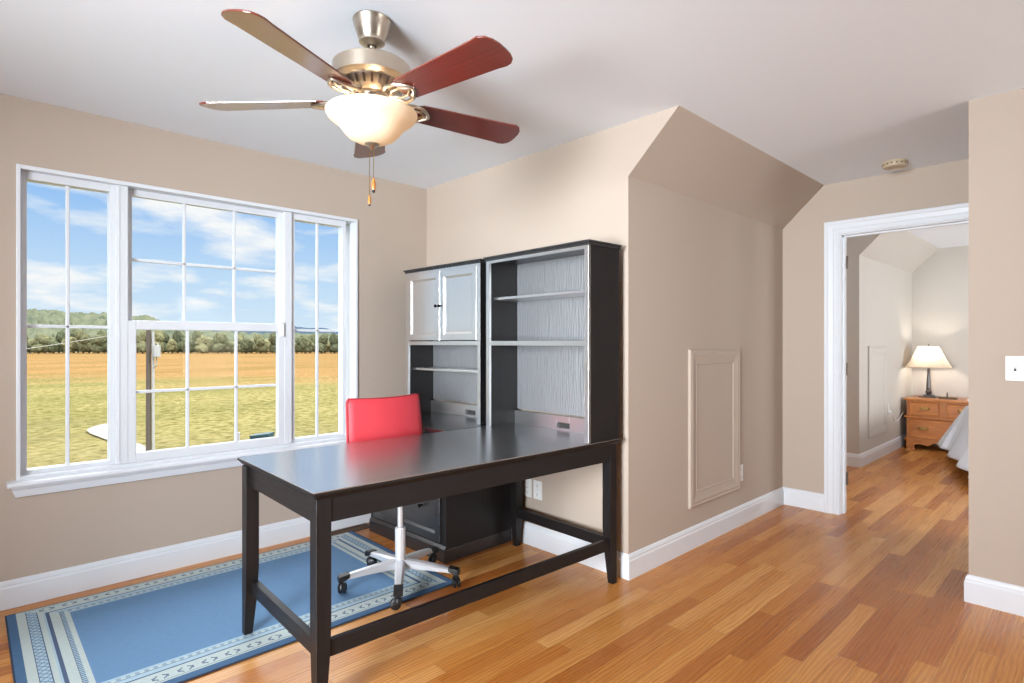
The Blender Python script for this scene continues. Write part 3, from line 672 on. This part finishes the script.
# ------------------------------------------------------------------ file cabinet and its door hutch
FR = R(1.0)
fc = thing('file_cabinet', 'low black cabinet with framed drawer fronts beside the desk', 'cabinet', (1.985, 2.628, 0), FR)
cd, cw = .540, .815
b = BM(); box(b, .012, cd, 0.001, cw-.001, .075, DH-.030, .002); obj('body', b, M['blk'], fc)
b = BM(); box(b, 0, cd, -.0, cw, 0, .078, .003); prism(b, [(0.002, .078), (.012, .094), (cd, .094), (cd, .078)], 'Y', .003, cw-.003); obj('plinth', b, M['blkmid'], fc)
b = BM(); box(b, 0, cd, 0, cw, DH-.014, DH, .003); box(b, .008, cd, .007, cw-.007, DH-.030, DH-.014, .002); obj('cabinet_top', b, M['blktopy'], fc)
def framed(o, name, y0, y1, z0, z1, xf, m, fr=.045, th_=.018, px=None):
    """framed front facing -X with a recessed bevelled field"""
    b = BM(); prof = [(0, 0), (0, th_), (.002, th_+.002), (fr-.006, th_+.002), (fr, th_-.002), (fr+.008, th_-.007)]
    ring = [[b.verts.new((xf-t, y0+i, z0+i)), b.verts.new((xf-t, y1-i, z0+i)), b.verts.new((xf-t, y1-i, z1-i)), b.verts.new((xf-t, y0+i, z1-i))] for i, t in [(p_[0], p_[1]) for p_ in prof]]
    ring = [[v for v in r_] for r_ in ring]
    for r1, r2 in zip(ring[:-1], ring[1:]):
        for j in range(4): b.faces.new((r1[j], r1[(j+1) % 4], r2[(j+1) % 4], r2[j]))
    b.faces.new(ring[-1]); b.faces.new(ring[0][::-1]); bmesh.ops.recalc_face_normals(b, faces=b.faces[:])
    return obj(name, b, m, o)
def knob(parent, x, y, zz, r=.013, m=None):
    b = BM(); lathe(b, [(0, 0), (r*.55, 0), (r*.42, .008), (r*.5, .012), (r*.95, .017), (r, .021), (r*.8, .026), (0, .028)], 20, T(x, y, zz) @ RY(-PI/2)); return obj('knob', b, m or M['knob'], parent, smooth=True)
for z0, z1 in ((.108, .398), (.412, .715)):
    d = framed(fc, 'drawer', .048, cw-.048, z0, z1, .012, M['blkmid'], .05, .010)
    for yy in (.22, .595): knob(d, .002, yy, (z0+z1)/2+.04)
o = thing('door_hutch', 'black hutch with two panelled doors on the low cabinet by the room corner', 'cabinet', (2.290, 2.672, DH), FR)
gx1, gy1 = .235, .795
carc(o, 0, gx1, 0, gy1, 0, 1.016)
notch_rail(o, gx1, .02, gy1-.02, 0, .080, .33, M['blkdoor'])
b = BM(); box(b, .002, gx1-.008, .028, gy1-.028, .486, .512, .001); obj('fixed_shelf', b, M['blkdoor'], o)
b = BM(); box(b, .045, gx1-.01, .021, gy1-.021, .310, .326, .003); obj('shelf', b, M['blkdoor'], o)
ym = gy1/2
for y0, y1, kn in ((.030, ym-.0015, ym-.020), (ym+.0015, gy1-.030, ym+.020)):
    d = framed(o, 'door', y0, y1, 518e-3, .976, .010, M['blkdoor'], .045, .014); knob(d, -.006, kn, .745, .011)

# ------------------------------------------------------------------ swivel chair
HX, HY = 1.652, 2.568
ch = thing('swivel_chair', 'red low-backed swivel chair with silver star base behind the desk', 'chair', (HX, HY, .007))
for k in range(5):
    a = R(19.3+72*k); c_, s_ = math.cos(a), math.sin(a)
    b = BM()                                   # tapered arm, arched downwards to the caster
    st = [(.015, .106, .027, .022), (.08, .104, .025, .019), (.17, .097, .022, .015), (.25, .088, .019, .012), (.300, .080, .017, .009)]
    rings = [[b.verts.new((x_*c_-y_*s_, x_*s_+y_*c_, zc+zo)) for y_, zo in ((-w_, -h_), (-w_, h_*.4), (-w_*.6, h_), (w_*.6, h_), (w_, h_*.4), (w_, -h_))] for x_, zc, w_, h_ in st]
    for r1, r2 in zip(rings[:-1], rings[1:]):
        for j in range(6): b.faces.new((r1[j], r1[(j+1) % 6], r2[(j+1) % 6], r2[j]))
    b.faces.new(rings[0][::-1]); b.faces.new(rings[-1]); bmesh.ops.recalc_face_normals(b, faces=b.faces[:])
    arm = obj('base_arm', b, M['chrome'], ch, smooth=True)
    b = BM(); mm = RZ(a)
    prism(b, [(.262, .102), (.314, .092), (.318, .066), (.300, .064), (.262, .082)], 'Y', -.0225, .0225, .002, mat=mm); obj('arm_cap', b, M['blackplastic'], arm)
    ca = thing  # caster: fork hood, stem and two wheels
    b = BM(); tube(b, [(.298*c_, .298*s_, .050), (.298*c_, .298*s_, .070)], .008, 10)
    lathe(b, [(.0, .056), (.014, .055), (.020, .046), (.022, .032)], 16, T(.298*c_, .298*s_, 0)); cas = obj('caster', b, M['blackplastic'], ch, smooth=True)
    wa = R(35+97*k)
    for s in (-1, 1):
        b = BM(); lathe(b, [(0, .011), (.012, .011), (.024, .007), (.0262, 0), (.024, -.006), (0, -.008)], 24, T(.298*c_-.012*math.cos(wa), .298*s_-.012*math.sin(wa), .0262) @ RZ(wa) @ T(0, s*.010, 0) @ RX(-s*PI/2)); obj('wheel', b, M['blackplastic'], cas, smooth=True)
b = BM(); lathe(b, [(0, .074), (.030, .076), (.034, .088), (.032, .118), (.027, .124)], 28); obj('hub', b, M['chrome'], ch, smooth=True)
b = BM(); lathe(b, [(.027, .10), (.027, .285), (.025, .292), (.017, .294)], 28); obj('column_sleeve', b, M['chrome'], ch, smooth=True)
b = BM(); lathe(b, [(.014, .22), (.014, .44), (0, .44)], 24); obj('gas_lift', b, M['chrome'], ch, smooth=True)
b = BM(); box(b, -.09, .09, -.07, .11, .432, .458, .006); tube(b, [(.06, 0, .442), (.20, -.03, .436)], .005, 8); obj('tilt_mechanism', b, M['blackplastic'], ch)
OX = .086
def pad(bm, f, nu=24, nv=20): grid(bm, f, nu, nv)
b = BM()                                       # seat: thick rounded pad
box(b, OX-.225, OX+.225, -.205, .235, .458, .525, .028, 4); obj('seat', b, M['red'], ch, smooth=True)
bz0, bz1 = .60, .952
def back_pt(x, zz, off):
    zc = (zz-bz0)/(bz1-bz0)
    return (OX+x, .262 + .045*zc - .035*(1-(x/.24)**2) + off, zz)
b = BM(); NU, NV = 26, 22; F = []; Bk = []
for i in range(NU):
    rf, rb = [], []
    for j in range(NV):
        s = -1+2*i/(NU-1); t = j/(NV-1); zz = bz0+(bz1-bz0)*t
        hwid = .246 - .014*t
        edge = min(1, (1-abs(s))*6, t*8+.001, (1-t)*8+.001) ; k = .010+.014*math.sqrt(max(0, 1-(1-edge)**2))
        cr = 1.0
        if t > .92: cr = 1-(.06*((t-.92)/.08)**2.5)
        if t < .08: cr = 1-(.06*((.08-t)/.08)**2.5)
        zz2 = zz - .006*(1-(s*s))*(t > .9)*((t-.9)*10)
        rf.append(b.verts.new(back_pt(s*hwid*cr, zz2, -k))); rb.append(b.verts.new(back_pt(s*hwid*cr, zz2, k)))
    F.append(rf); Bk.append(rb)
for i in range(NU-1):
    for j in range(NV-1):
        b.faces.new((F[i][j], F[i+1][j], F[i+1][j+1], F[i][j+1])); b.faces.new((Bk[i][j], Bk[i][j+1], Bk[i+1][j+1], Bk[i+1][j]))
for i in range(NU-1):
    b.faces.new((F[i][0], Bk[i][0], Bk[i+1][0], F[i+1][0])); b.faces.new((F[i][-1], F[i+1][-1], Bk[i+1][-1], Bk[i][-1]))
for j in range(NV-1):
    b.faces.new((F[0][j], F[0][j+1], Bk[0][j+1], Bk[0][j])); b.faces.new((F[-1][j], Bk[-1][j], Bk[-1][j+1], F[-1][j+1]))
bmesh.ops.recalc_face_normals(b, faces=b.faces[:]); bk = obj('backrest', b, M['red'], ch, smooth=True)
b = BM(); pts = []
for i in range(NU):
    s = -1+2*i/(NU-1); pts.append(Vector(back_pt(s*.226, bz1-.002-.006*(1-s*s), -.012)))
side = lambda s: [Vector(back_pt(s*(.246-.014*t)*.995, bz0+(bz1-bz0)*t, -.011)) for t in [k/12 for k in range(0, 12)]]
tube(b, side(-1)+pts+side(1)[::-1], .0032, 6); obj('seam_piping', b, M['red_seam'], bk, smooth=True)
b = BM()
tube(b, [(OX, .10, .45), (OX, .22, .45), (OX, .285, .50), (OX, .285, .66)], .012, 10); obj('back_bracket', b, M['blackplastic'], ch, smooth=True)

# ------------------------------------------------------------------ ceiling fan
FX, FY = 1.080, 1.867
fan = thing('ceiling_fan', 'brushed nickel ceiling fan with five cherry blades and lit glass bowl', 'ceiling fan', (FX, FY, H))
def zf(zz): return zz-H
b = BM(); lathe(b, [(0, 0), (.066, 0), (.069, -.006), (.066, -.012), (.062, -.030), (.050, -.068), (.046, -.074), (.046, -.084), (.030, -.094), (.016, -.096)], 40); cp = obj('canopy', b, M['nickel'], fan, smooth=True)
b = BM(); lathe(b, [(.0115, -.08), (.0115, -.17)], 20); lathe(b, [(.0115, -.142), (.026, -.150), (.028, -.165), (.0115, -.17)], 24); obj('downrod', b, M['nickel'], fan, smooth=True)
b = BM(); lathe(b, [(.02, -.150), (.050, -.152), (.104, -.158), (.128, -.166), (.139, -.174), (.139, -.226), (.128, -.232), (.118, -.236), (.104, -.238), (.0, -.238)], 56); obj('motor_housing', b, M['nickel'], fan, smooth=True)
b = BM(); lathe(b, [(.112, -.236), (.108, -.244), (.082, -.276), (.070, -.282), (.062, -.284), (.058, -.300), (.0, -.30)], 48); rg_ = obj('vented_collar', b, M['nickel'], fan, smooth=True)
b = BM()
for k in range(24):
    prism(b, [(-.004, -.0005), (.004, -.0005), (.003, .0015), (-.003, .0015)], 'Z', 0, .030, mat=RZ(k*PI/12) @ T(.0985, 0, -.268) @ RY(R(36)) @ RZ(-PI/2) @ T(0, 0, 0))
obj('collar_slots', b, M['nickel_dark'], rg_)
b = BM(); lathe(b, [(.055, -.296), (.050, -.300), (.050, -.318), (.066, -.324), (.070, -.332), (.066, -.340), (.05, -.342)], 40); obj('light_fitter', b, M['nickel'], fan, smooth=True)
BZ = -.302                                        # blade plane
def blade_obj(k):
    a = R(61+72*k)
    M1 = RZ(a) @ T(0, 0, BZ) @ RX(R(-12))
    t = BM(); out = []
    # outline: narrower root, wider squared tip with rounded corners
    r0, r1 = .158, .628
    def hw_(r): q = (r-r0)/(r1-r0); return .053+.020*q
    up = [(r0+.0, .030), (r0+.012, .046)]+[(r0+(r1-r0)*q, hw_(r0+(r1-r0)*q)) for q in (.06, .3, .6, .84)]
    tip = [(r1-.046, .0735), (r1-.025, .069), (r1-.010, .057), (r1-.002, .038), (r1, .012), (r1-.001, -.016), (r1-.008, -.042), (r1-.022, -.062), (r1-.044, -.0735)]
    pts = up+tip+[(x, -y) for x, y in up[::-1]]
    prism(t, pts, 'Z', -.003, .003, .0012)
    bl = obj('blade', t, M['cherry'], fan); bl.matrix_local = M1
    # blade iron: openwork leaf-shaped bracket under the blade
    i_ = BM()
    tube(i_, [(.050, 0, .034), (.075, 0, .026), (.100, 0, .006), (.125, 0, -.006)], [.009, .008, .007, .007], 8)
    for s in (-1, 1):
        tube(i_, [(.085, s*.004, .010), (.108, s*.032, -.004), (.142, s*.050, -.009), (.182, s*.044, -.009), (.216, s*.014, -.009), (.224, 0, -.009)], [.006, .0065, .007, .0065, .006, .006], 8)
        tube(i_, [(.110, s*.003, -.004), (.142, s*.022, -.008), (.180, s*.020, -.008), (.210, 0, -.008)], [.005, .005, .005, .004], 8)
        lathe(i_, [(0, -.012), (.007, -.011), (.009, -.005)], 12, T(.188, s*.032, 0))
    lathe(i_, [(0, -.012), (.007, -.011), (.009, -.005)], 12, T(.216, 0, 0))
    obj('blade_iron', i_, M['nickel'], bl, smooth=True)
for k in range(5): blade_obj(k)
b = BM()
prof = [(.164, zf(2.098)), (.163, zf(2.093)), (.157, zf(2.082)), (.143, zf(2.070)), (.127, zf(2.060)), (.115, zf(2.047)), (.103, zf(2.030)), (.085, zf(2.011)), (.060, zf(1.998)), (.030, zf(1.990)), (.0, zf(1.988))]
inner = [(r_-.004 if r_ > .01 else 0, zz+.004) for r_, zz in prof[::-1]]
lathe(b, prof+inner, 56); bw = obj('glass_bowl', b, M['bowl'], fan, smooth=True)
bw.visible_shadow = True
b = BM(); lathe(b, [(0, zf(2.09)), (.004, zf(2.09)), (.004, zf(1.988)), (.026, zf(1.988)), (.027, zf(1.984)), (.016, zf(1.979)), (.010, zf(1.972)), (.005, zf(1.966)), (0, zf(1.964))], 24); obj('finial', b, M['nickel'], fan, smooth=True)
BP = [(-.062, .030), (.030, .060), (.034, -.058)]       # bulbs: (to the right of, towards) the viewer from the fan axis
BP = [(FX+q[0]*math.sin(YAW)-q[1]*math.cos(YAW), FY-q[0]*math.cos(YAW)-q[1]*math.sin(YAW)) for q in BP]
for bx_, by_ in BP:
    b = BM(); lathe(b, [(0, -.020), (.016, -.014), (.020, 0), (.016, .014), (.009, .024), (.009, .045), (0, .045)], 18, T(bx_-FX, by_-FY, zf(2.060)))
    obj('bulb', b, M['bulb'], fan, smooth=True)
cR, cU = Vector((math.sin(YAW), -math.cos(YAW), 0)), 0
for off, zb, nm in ((-.009, 1.787, 'a'), (.006, 1.845, 'b')):
    px, py = cR.x*off, cR.y*off
    b = BM(); zt = zf(1.982); tube(b, [(px*.6, py*.6, zt), (px, py, zt-.03), (px, py, zf(zb)+.012)], .0012, 6); pc = obj('pull_chain', b, M['brass'], fan)
    big = nm == 'b'; s = 1.35 if big else 1
    b = BM(); lathe(b, [(0, .014*s), (.003*s, .012*s), (.0058*s, 0), (.0060*s, -.012*s), (.004*s, -.020*s)], 14, T(px, py, zf(zb))); obj('pull_knob', b, M['honey'], pc, smooth=True)
    b = BM(); lathe(b, [(.0042*s, -.0195*s), (.0042*s, -.025*s), (0, -.027*s)], 12, T(px, py, zf(zb))); obj('pull_tip', b, M['blackplastic'], pc, smooth=True)
def point(name, loc, e, col, rad): 
    l = bpy.data.lights.new(name, 'POINT'); l.energy = e; l.color = col; l.shadow_soft_size = rad
    o = bpy.data.objects.new(name, l); C.objects.link(o); o.location = loc; return o
for bx_, by_ in BP: point('fan_bulb_light', (bx_, by_, 2.062), 1.9, (1, .88, .74), .022)

# ------------------------------------------------------------------ bedroom: dresser, lamp, small things, bed
DX, DYL, DLW, DDP, DHT = 8.17, 1.715, .76, .58, .600
ds = thing('dresser', 'low honey oak dresser in the far bedroom corner', 'dresser', (DX, DYL, 0))   # local -Y runs right along the front
b = BM(); box(b, .018, DDP, -DLW+.018, -.018, .085, DHT-.022, .002); obj('body', b, M['honey'], ds)
b = BM(); box(b, -.012, DDP+.004, -DLW-.012, .008, DHT-.022, DHT, .005); obj('dresser_top', b, M['honey'], ds)
b = BM()
pts = [(0, 0), (0, .115), (-DLW, .115), (-DLW, 0), (-DLW+.10, 0)]
nsc = 40
for i in range(nsc+1):
    q = i/nsc; y = -DLW+.10+(DLW-.20)*q; zz = .052+.022*math.sin(q*PI*7)*math.sin(q*PI)+.020*math.sin(q*PI); pts.append((y, max(.02, zz)))
pts.append((-.10, 0))
prism(b, pts, 'X', 0, .018)
for y in (0, -DLW): box(b, .0, DDP, min(y, y+.02) if y else -.02, (y+.02) if y else 0, 0, .10)
obj('scalloped_apron', b, M['honey'], ds)
b = BM(); box(b, -.006, .02, -DLW, 0, .115, .130, .002); box(b, -.006, .02, -DLW, 0, .372, .396, .003); obj('front_rail', b, M['honey'], ds)
def pull(parent, y, zz, x=0):
    b = BM()
    for s in (-1, 1): lathe(b, [(0, 0), (.014, 0), (.012, .004), (.005, .008), (.0, .012)], 14, T(x, y+s*.038, zz) @ RY(-PI/2))
    prism(b, [(-.034, 0), (-.02, .014), (0, .020), (.02, .014), (.034, 0), (.018, -.012), (0, -.018), (-.018, -.012)], 'X', -.002, 0, mat=T(x, y, zz))
    tube(b, [(x-.010, y-.038, zz), (x-.018, y-.030, zz-.016), (x-.020, y, zz-.022), (x-.018, y+.030, zz-.016), (x-.010, y+.038, zz)], .004, 8); obj('drawer_pull', b, M['brass'], parent, smooth=True)
for y0, y1 in ((-.345, -.055), (-DLW+.055, -DLW+.345)):
    d = framed(ds, 'drawer', y0, y1, .405, .560, .018, M['honey'], .006, .016); pull(d, (y0+y1)/2, .49, .0)
d = framed(ds, 'drawer', -DLW+.055, -.055, .140, .362, .018, M['honey'], .006, .016)
for y in (-.19, -DLW+.19): pull(d, y, .255)
b = BM(); lathe(b, [(0, 0), (.011, 0), (.008, .004), (0, .005)], 14, T(.012, -DLW/2, .525) @ RY(-PI/2)); obj('keyhole_plate', b, M['brass'], ds, smooth=True)

LX, LY = 8.50, 1.535
lp = thing('table_lamp', 'lit table lamp with cream bell shade and pewter column on the dresser', 'lamp', (LX, LY, DHT))
b = BM(); box(b, -.085, .085, -.085, .085, 0, .012, .003); box(b, -.050, .050, -.050, .050, .012, .030, .004); obj('lamp_base', b, M['lampbase'], lp)
b = BM(); lathe(b, [(.022, .03), (.030, .045), (.034, .075), (.022, .085), (.026, .095), (.024, .13), (.016, .26), (.014, .33), (.020, .34), (.008, .352), (.006, .40), (0, .40)], 20); obj('lamp_column', b, M['lampbase'], lp, smooth=True)
b = BM()
SB, ST = .225, .100                                # square shade with cut corners and slightly hollow sides
lv = 10; rings = []
for j in range(lv+1):
    q = j/lv; w = SB+(ST-SB)*(q**.86); zz = .365+.255*q; c_ = w*.86
    rings.append([b.verts.new((x_, y_, zz)) for x_, y_ in ((w, -c_), (w, c_), (c_, w), (-c_, w), (-w, c_), (-w, -c_), (-c_, -w), (c_, -w))])
for r1, r2 in zip(rings[:-1], rings[1:]):
    for k in range(8): b.faces.new((r1[k], r1[(k+1) % 8], r2[(k+1) % 8], r2[k]))
sh = obj('lamp_shade', b, M['lampshade'], lp, rot=(0, 0, R(8)))
b = BM()
for j, k_ in ((0, SB), (lv, ST)): 
    zz = .365+.255*j/lv; c_ = k_*.86; tube(b, [(k_, -c_, zz), (k_, c_, zz), (c_, k_, zz), (-c_, k_, zz), (-k_, c_, zz), (-k_, -c_, zz), (-c_, -k_, zz), (c_, -k_, zz)], .003, 6, closed=True)
obj('shade_trim', b, M['smoke'], sh)
b = BM(); lathe(b, [(0, .62), (.004, .62), (.008, .632), (.004, .645), (0, .65)], 12); tube(b, [(-.10, 0, .618), (.10, 0, .618)], .002, 6); obj('finial', b, M['lampbase'], lp, smooth=True)
b = BM(); lathe(b, [(0, .40), (.012, .405), (.028, .44), (.024, .475), (0, .49)], 16); obj('bulb', b, M['bulb'], lp, smooth=True)
point('table_lamp_light', (LX, LY, DHT+.53), 6, (1, .90, .74), .03)

tr = thing('trinket_tray', 'small dark tray with a slim upright figure right of the table lamp', 'tray', (8.42, 1.33, DHT))
b = BM(); box(b, -.05, .05, -.085, .085, 0, .006, .002); box(b, -.05, -.045, -.085, .085, 0, .014); box(b, .045, .05, -.085, .085, 0, .014); box(b, -.05, .05, -.085, -.080, 0, .014); box(b, -.05, .05, .080, .085, 0, .014); obj('tray', b, M['tray'], tr)
b = BM(); lathe(b, [(0, .006), (.016, .006), (.010, .016), (.006, .04), (.008, .055), (.003, .075), (0, .080)], 14, T(0, .01, 0)); obj('figurine', b, M['tray'], tr, smooth=True)
pp = BM(); box(pp, -.05, .05, -.07, .07, 0, .022, .003); o = obj('tissue_packet', pp, M['paper']); o.location = (8.26, 1.06, DHT); o.rotation_euler = (0, 0, R(10)); tag(o, 'small white paper packet on the dresser front edge', 'packet')
b = BM(); pts = [(7.66, YK2-.010, .474), (7.66, YK2-.035, .462), (7.70, YK2-.045, .40), (7.80, YK2-.03, .345), (7.92, YK2-.03, .35), (8.04, YK2-.03, .37), (8.14, YK2-.03, .40), (8.24, YK2-.025, .42)]
tube(b, pts, .004, 8); box(b, 7.648, 7.672, YK2-.030, YK2-.008, .455, .495, .004); o = tag(obj('lamp_cord', b, M['plate'], smooth=True), 'white lamp cord looping from the bedroom outlet to the dresser', 'cord')

bd = thing('bed', 'bed with a white quilt hanging over its corner at the right of the doorway', 'bed', (7.60, 1.03, 0), R(16))
b = BM(); box(b, -1.48, -.02, -2.0, -.02, .16, .30, .01); obj('bed_frame', b, M['darkwood'], bd)
b = BM(); box(b, -1.49, -.01, -2.0, -.01, .30, .575, .05, 4); obj('mattress', b, M['mattress'], bd, smooth=True)
for x in (-.10, -1.40):
    for y in (-1.92, -.10):
        b = BM(); box(b, x-.03, x+.03, y-.03, y+.03, 0, .165, .004); obj('leg', b, M['darkwood'], bd)
b = BM(); n_ = 70
def quilt(u_, v_):
    """a quilt laid over the mattress, hanging over the sides x = 0 and y = 0 and flaring at the corner"""
    X_ = -1.5+2.0*u_; Y_ = -1.9+2.4*v_; ox, oy = max(0, X_), max(0, Y_)
    x, y, zz = min(X_, 0)+.01, min(Y_, 0)+.01, .600
    if ox > 0 and oy > 0:
        o_ = max(ox, oy); zz -= o_*.93; x += ox*.56; y += oy*.44
    elif ox > 0: zz -= ox*.95; x += ox*.28*(1+.35*math.sin(Y_*13))
    elif oy > 0: zz -= oy*.95; y += oy*.36*(1+.18*math.sin(X_*11))
    r_ = min(1, (abs(ox)+abs(oy))*12)
    zz += .006*math.sin(X_*23)*math.sin(Y_*19)*(1-r_) - .012*(1-r_)*0
    return (x, y, zz)
grid(b, quilt, n_, n_); bmesh.ops.recalc_face_normals(b, faces=b.faces[:]); q_ = obj('quilt', b, M['duvet'], bd, smooth=True)
sm = q_.modifiers.new('thickness', 'SOLIDIFY'); sm.thickness = .02; sm.offset = 0

# ------------------------------------------------------------------ outdoors
GZ = -3.2
b = BM()
def gr(u_, v_):
    d = 6+(340-6)*v_**1.6; a = R(12+78*u_+10); x, y = math.cos(a)*d, math.sin(a)*d + 3.9
    return (x, y, GZ + .12*noise.noise(Vector((x*.05, y*.05, 0)))*min(1, d/30))
grid(b, gr, 60, 90); bmesh.ops.recalc_face_normals(b, faces=b.faces[:])
o = obj('field_ground', b, M['field'], smooth=True); tag(o, 'broad field of pale grass and golden stubble beyond the window', 'field', kind='structure')
def uz(u, v, zz=GZ):
    d = (EYE-zz)*FPX/(v-342.9); return at(u, d, zz)
b = BM(); cl = [(150, 460), (141, 453), (133, 448), (120, 443.5), (108, 438.5), (100, 435), (97, 432), (100, 429.5), (108, 427), (118, 425), (128, 424)]
P = [uz(*c) for c in cl]; W_ = [.3, .3, .3, .32, .36, .40, .42, .42, .42, .4, .4]
L_, R_ = [], []
for i, p in enumerate(P):
    d = (P[min(i+1, len(P)-1)]-P[max(i-1, 0)]); d.normalize(); s = Vector((-d.y, d.x, 0))
    L_.append(b.verts.new(p+s*W_[i]+Vector((0, 0, .13)))); R_.append(b.verts.new(p-s*W_[i]+Vector((0, 0, .13))))
for i in range(len(P)-1): b.faces.new((L_[i], L_[i+1], R_[i+1], R_[i]))
bmesh.ops.recalc_face_normals(b, faces=b.faces[:]); o = obj('gravel_path', b, M['gravel']); tag(o, 'pale gravel track curving through the grass', 'path', kind='structure')
# utility pole
pb = at(150.5, 22, GZ)
up_ = thing('utility_pole', 'weathered wooden utility pole with a white meter box outside the window', 'utility pole', tuple(pb))
b = BM(); lathe(b, [(.10, 0), (.095, 2), (.085, 5.02), (.0, 5.03)], 16, T(-.05, .05, 0)); obj('pole', b, M['poleWood'], up_, smooth=True)
b = BM(); tube(b, [(.085, -.06, 0), (.075, -.06, 4.9)], .045, 8); obj('conduit', b, M['polewhite'], up_, smooth=True)
b = BM(); box(b, .05, .27, -.34, -.10, 3.92, 4.36, .02); tube(b, [(.2, -.2, 4.36), (.2, -.2, 4.46)], .03, 8); obj('meter_box', b, M['polewhite'], up_)
b = BM(); tube(b, [(.16, -.2, 3.92), (.16, -.2, 3.6), (.08, -.1, 3.5)], .025, 8); obj('cable_elbow', b, M['wire'], up_)
o = BM(); w0, w1 = at(-40, 60, 1.261-15/FPX*60+0.0), at(135, 95, 1.261+12/FPX*95)
pts = []
for k in range(21):
    q = k/20; p = w0.lerp(w1, q); p.z -= .35*4*q*(1-q)*.5; pts.append(p)
tube(o, pts, .035, 6); o = obj('power_line', o, M['wire'], smooth=True); tag(o, 'thin power line crossing in front of the wooded hill', 'power line')
p = uz(262, 441.5)
ub = thing('utility_box', 'dark teal utility box in the grass seen at the bottom of the centre window', 'utility box', tuple(p), YAW-PI/2)
b = BM(); box(b, -.42, .42, -.3, .3, 0, .26, .02); obj('box_body', b, M['util'], ub)
b = BM(); prism(b, [(-.44, .26), (-.44, .30), (.44, .40), (.44, .26)], 'Y', -.32, .32, .01); obj('box_lid', b, M['util'], ub)
p = uz(237, 441.5)
ms = thing('marker_sign', 'small white marker standing in the grass left of the utility box', 'marker', tuple(p), YAW-PI/2)
b = BM(); box(b, -.12, .12, -.06, .06, .05, .42, .03); obj('marker_panel', b, M['polewhite'], ms)
b = BM(); box(b, -.03, .03, -.02, .02, 0, .06); obj('post', b, M['poleWood'], ms)
# wooded hill, distant ridge
def hill(name, us, d0, d1, topf, m, rough, nu, nv, label, cat, bs):
    b = BM()
    def f(u_, v_):
        u = us[0]+(us[1]-us[0])*u_; d = d0+(d1-d0)*v_; p = at(u, d)
        prof = math.sin(min(1, v_*1.25)*PI/2)
        zz = GZ + (topf(u, d0+(d1-d0)*.8)-GZ)*prof*(1 if v_ < .85 else 1-((v_-.85)/.15)*.5)
        q = noise.noise(Vector((p.x*bs, p.y*bs, 0)))+.6*noise.noise(Vector((p.x*bs*2.3, p.y*bs*2.3, 5)))
        c = noise.cell(Vector((p.x*bs*1.6, p.y*bs*1.6, 3)))
        return (p.x, p.y, zz + rough*(q+.5*c)*min(1, v_*6+.15))
    grid(b, f, nu, nv); bmesh.ops.recalc_face_normals(b, faces=b.faces[:])
    o = obj(name, b, m, smooth=True); return o
def topA(u, d):
    ks = [(-420, 326), (-260, 318), (-60, 312), (20, 312), (45, 311.5), (75, 315), (108, 316), (130, 317), (150, 319), (170, 324), (200, 331), (240, 335), (380, 336), (560, 333), (800, 335)]
    for (a, va), (c, vc) in zip(ks[:-1], ks[1:]):
        if a <= u <= c: v = va+(vc-va)*(u-a)/(c-a); break
    else: v = 341
    return EYE+(342.9-v)/FPX*d
o = hill('forest', (-420, 800), 276, 430, topA, M['forest'], 2.2, 900, 50, '', '', .11); tag(o, 'hazy wooded hillside rising beyond the field', 'forest', kind='stuff')
def topB(u, d): return EYE+(342.9-(328.5+2.2*math.sin(u*.06)+1.0*math.sin(u*.17)))/FPX*d
o = hill('distant_ridge', (-400, 800), 1300, 1900, topB, M['ridge'], 3, 400, 10, '', '', .01); tag(o, 'low blue ridge on the horizon behind the trees', 'hill', kind='structure')
def tree(sd, hgt, wid):
    random.seed(sd); t = BM()
    for k in range(9):
        s = BM(); bmesh.ops.create_icosphere(s, subdivisions=3, radius=1)
        rr = wid*(.26+.2*random.random()); a = random.random()*6.28; rad = wid*.30*random.random()
        zc = hgt*((.20 if k < 4 else .40)+(.2 if k < 4 else .42)*random.random()); sx = 1-.30*abs(zc/hgt-.45)*2
        for v in s.verts:
            q = 1+.30*noise.noise(v.co*2.3+Vector((sd*3+k, 0, 0)))+.16*noise.noise(v.co*6+Vector((k, sd, 0)))
            v.co = Vector((v.co.x*rr*q*sx, v.co.y*rr*q*sx, v.co.z*rr*q*.95))+Vector((math.cos(a)*rad, math.sin(a)*rad, zc))
        tmp_merge(t, s)
    for v in t.verts: v.co.z = max(v.co.z, hgt*.06)
    return t
protos = []
for sd in range(4):
    rt = thing('field_edge_tree', 'one of the bushy autumn trees lining the far edge of the field', 'tree', (0, 0, 0), 0, 'trees along the field edge')
    obj('crown', tree(sd, 7.4, 5.0), M['leaf'], rt, smooth=True)
    t = BM(); lathe(t, [(.35, 0), (.22, 3.0), (.1, 4.5)], 8); obj('trunk', t, M['bark'], rt); protos.append(rt)
random.seed(11)
k = 0
for i in range(81):
    row, j = divmod(i, 27)
    u = -20 + 400*(j+.33*row)/27+random.uniform(-1, 1); d = 238 + 9.5*row + random.uniform(-1, 1)
    o = protos[k] if k < 4 else dup_tree(protos[k % 4]); k += 1
    p = at(u, d, GZ); o.location = p; s = random.uniform(.86, 1.0); o.scale = (s, s, s*random.uniform(.9, 1.12)*(1.2 if u < 200 else 1.12)); o.rotation_euler = (0, 0, random.random()*6.28)
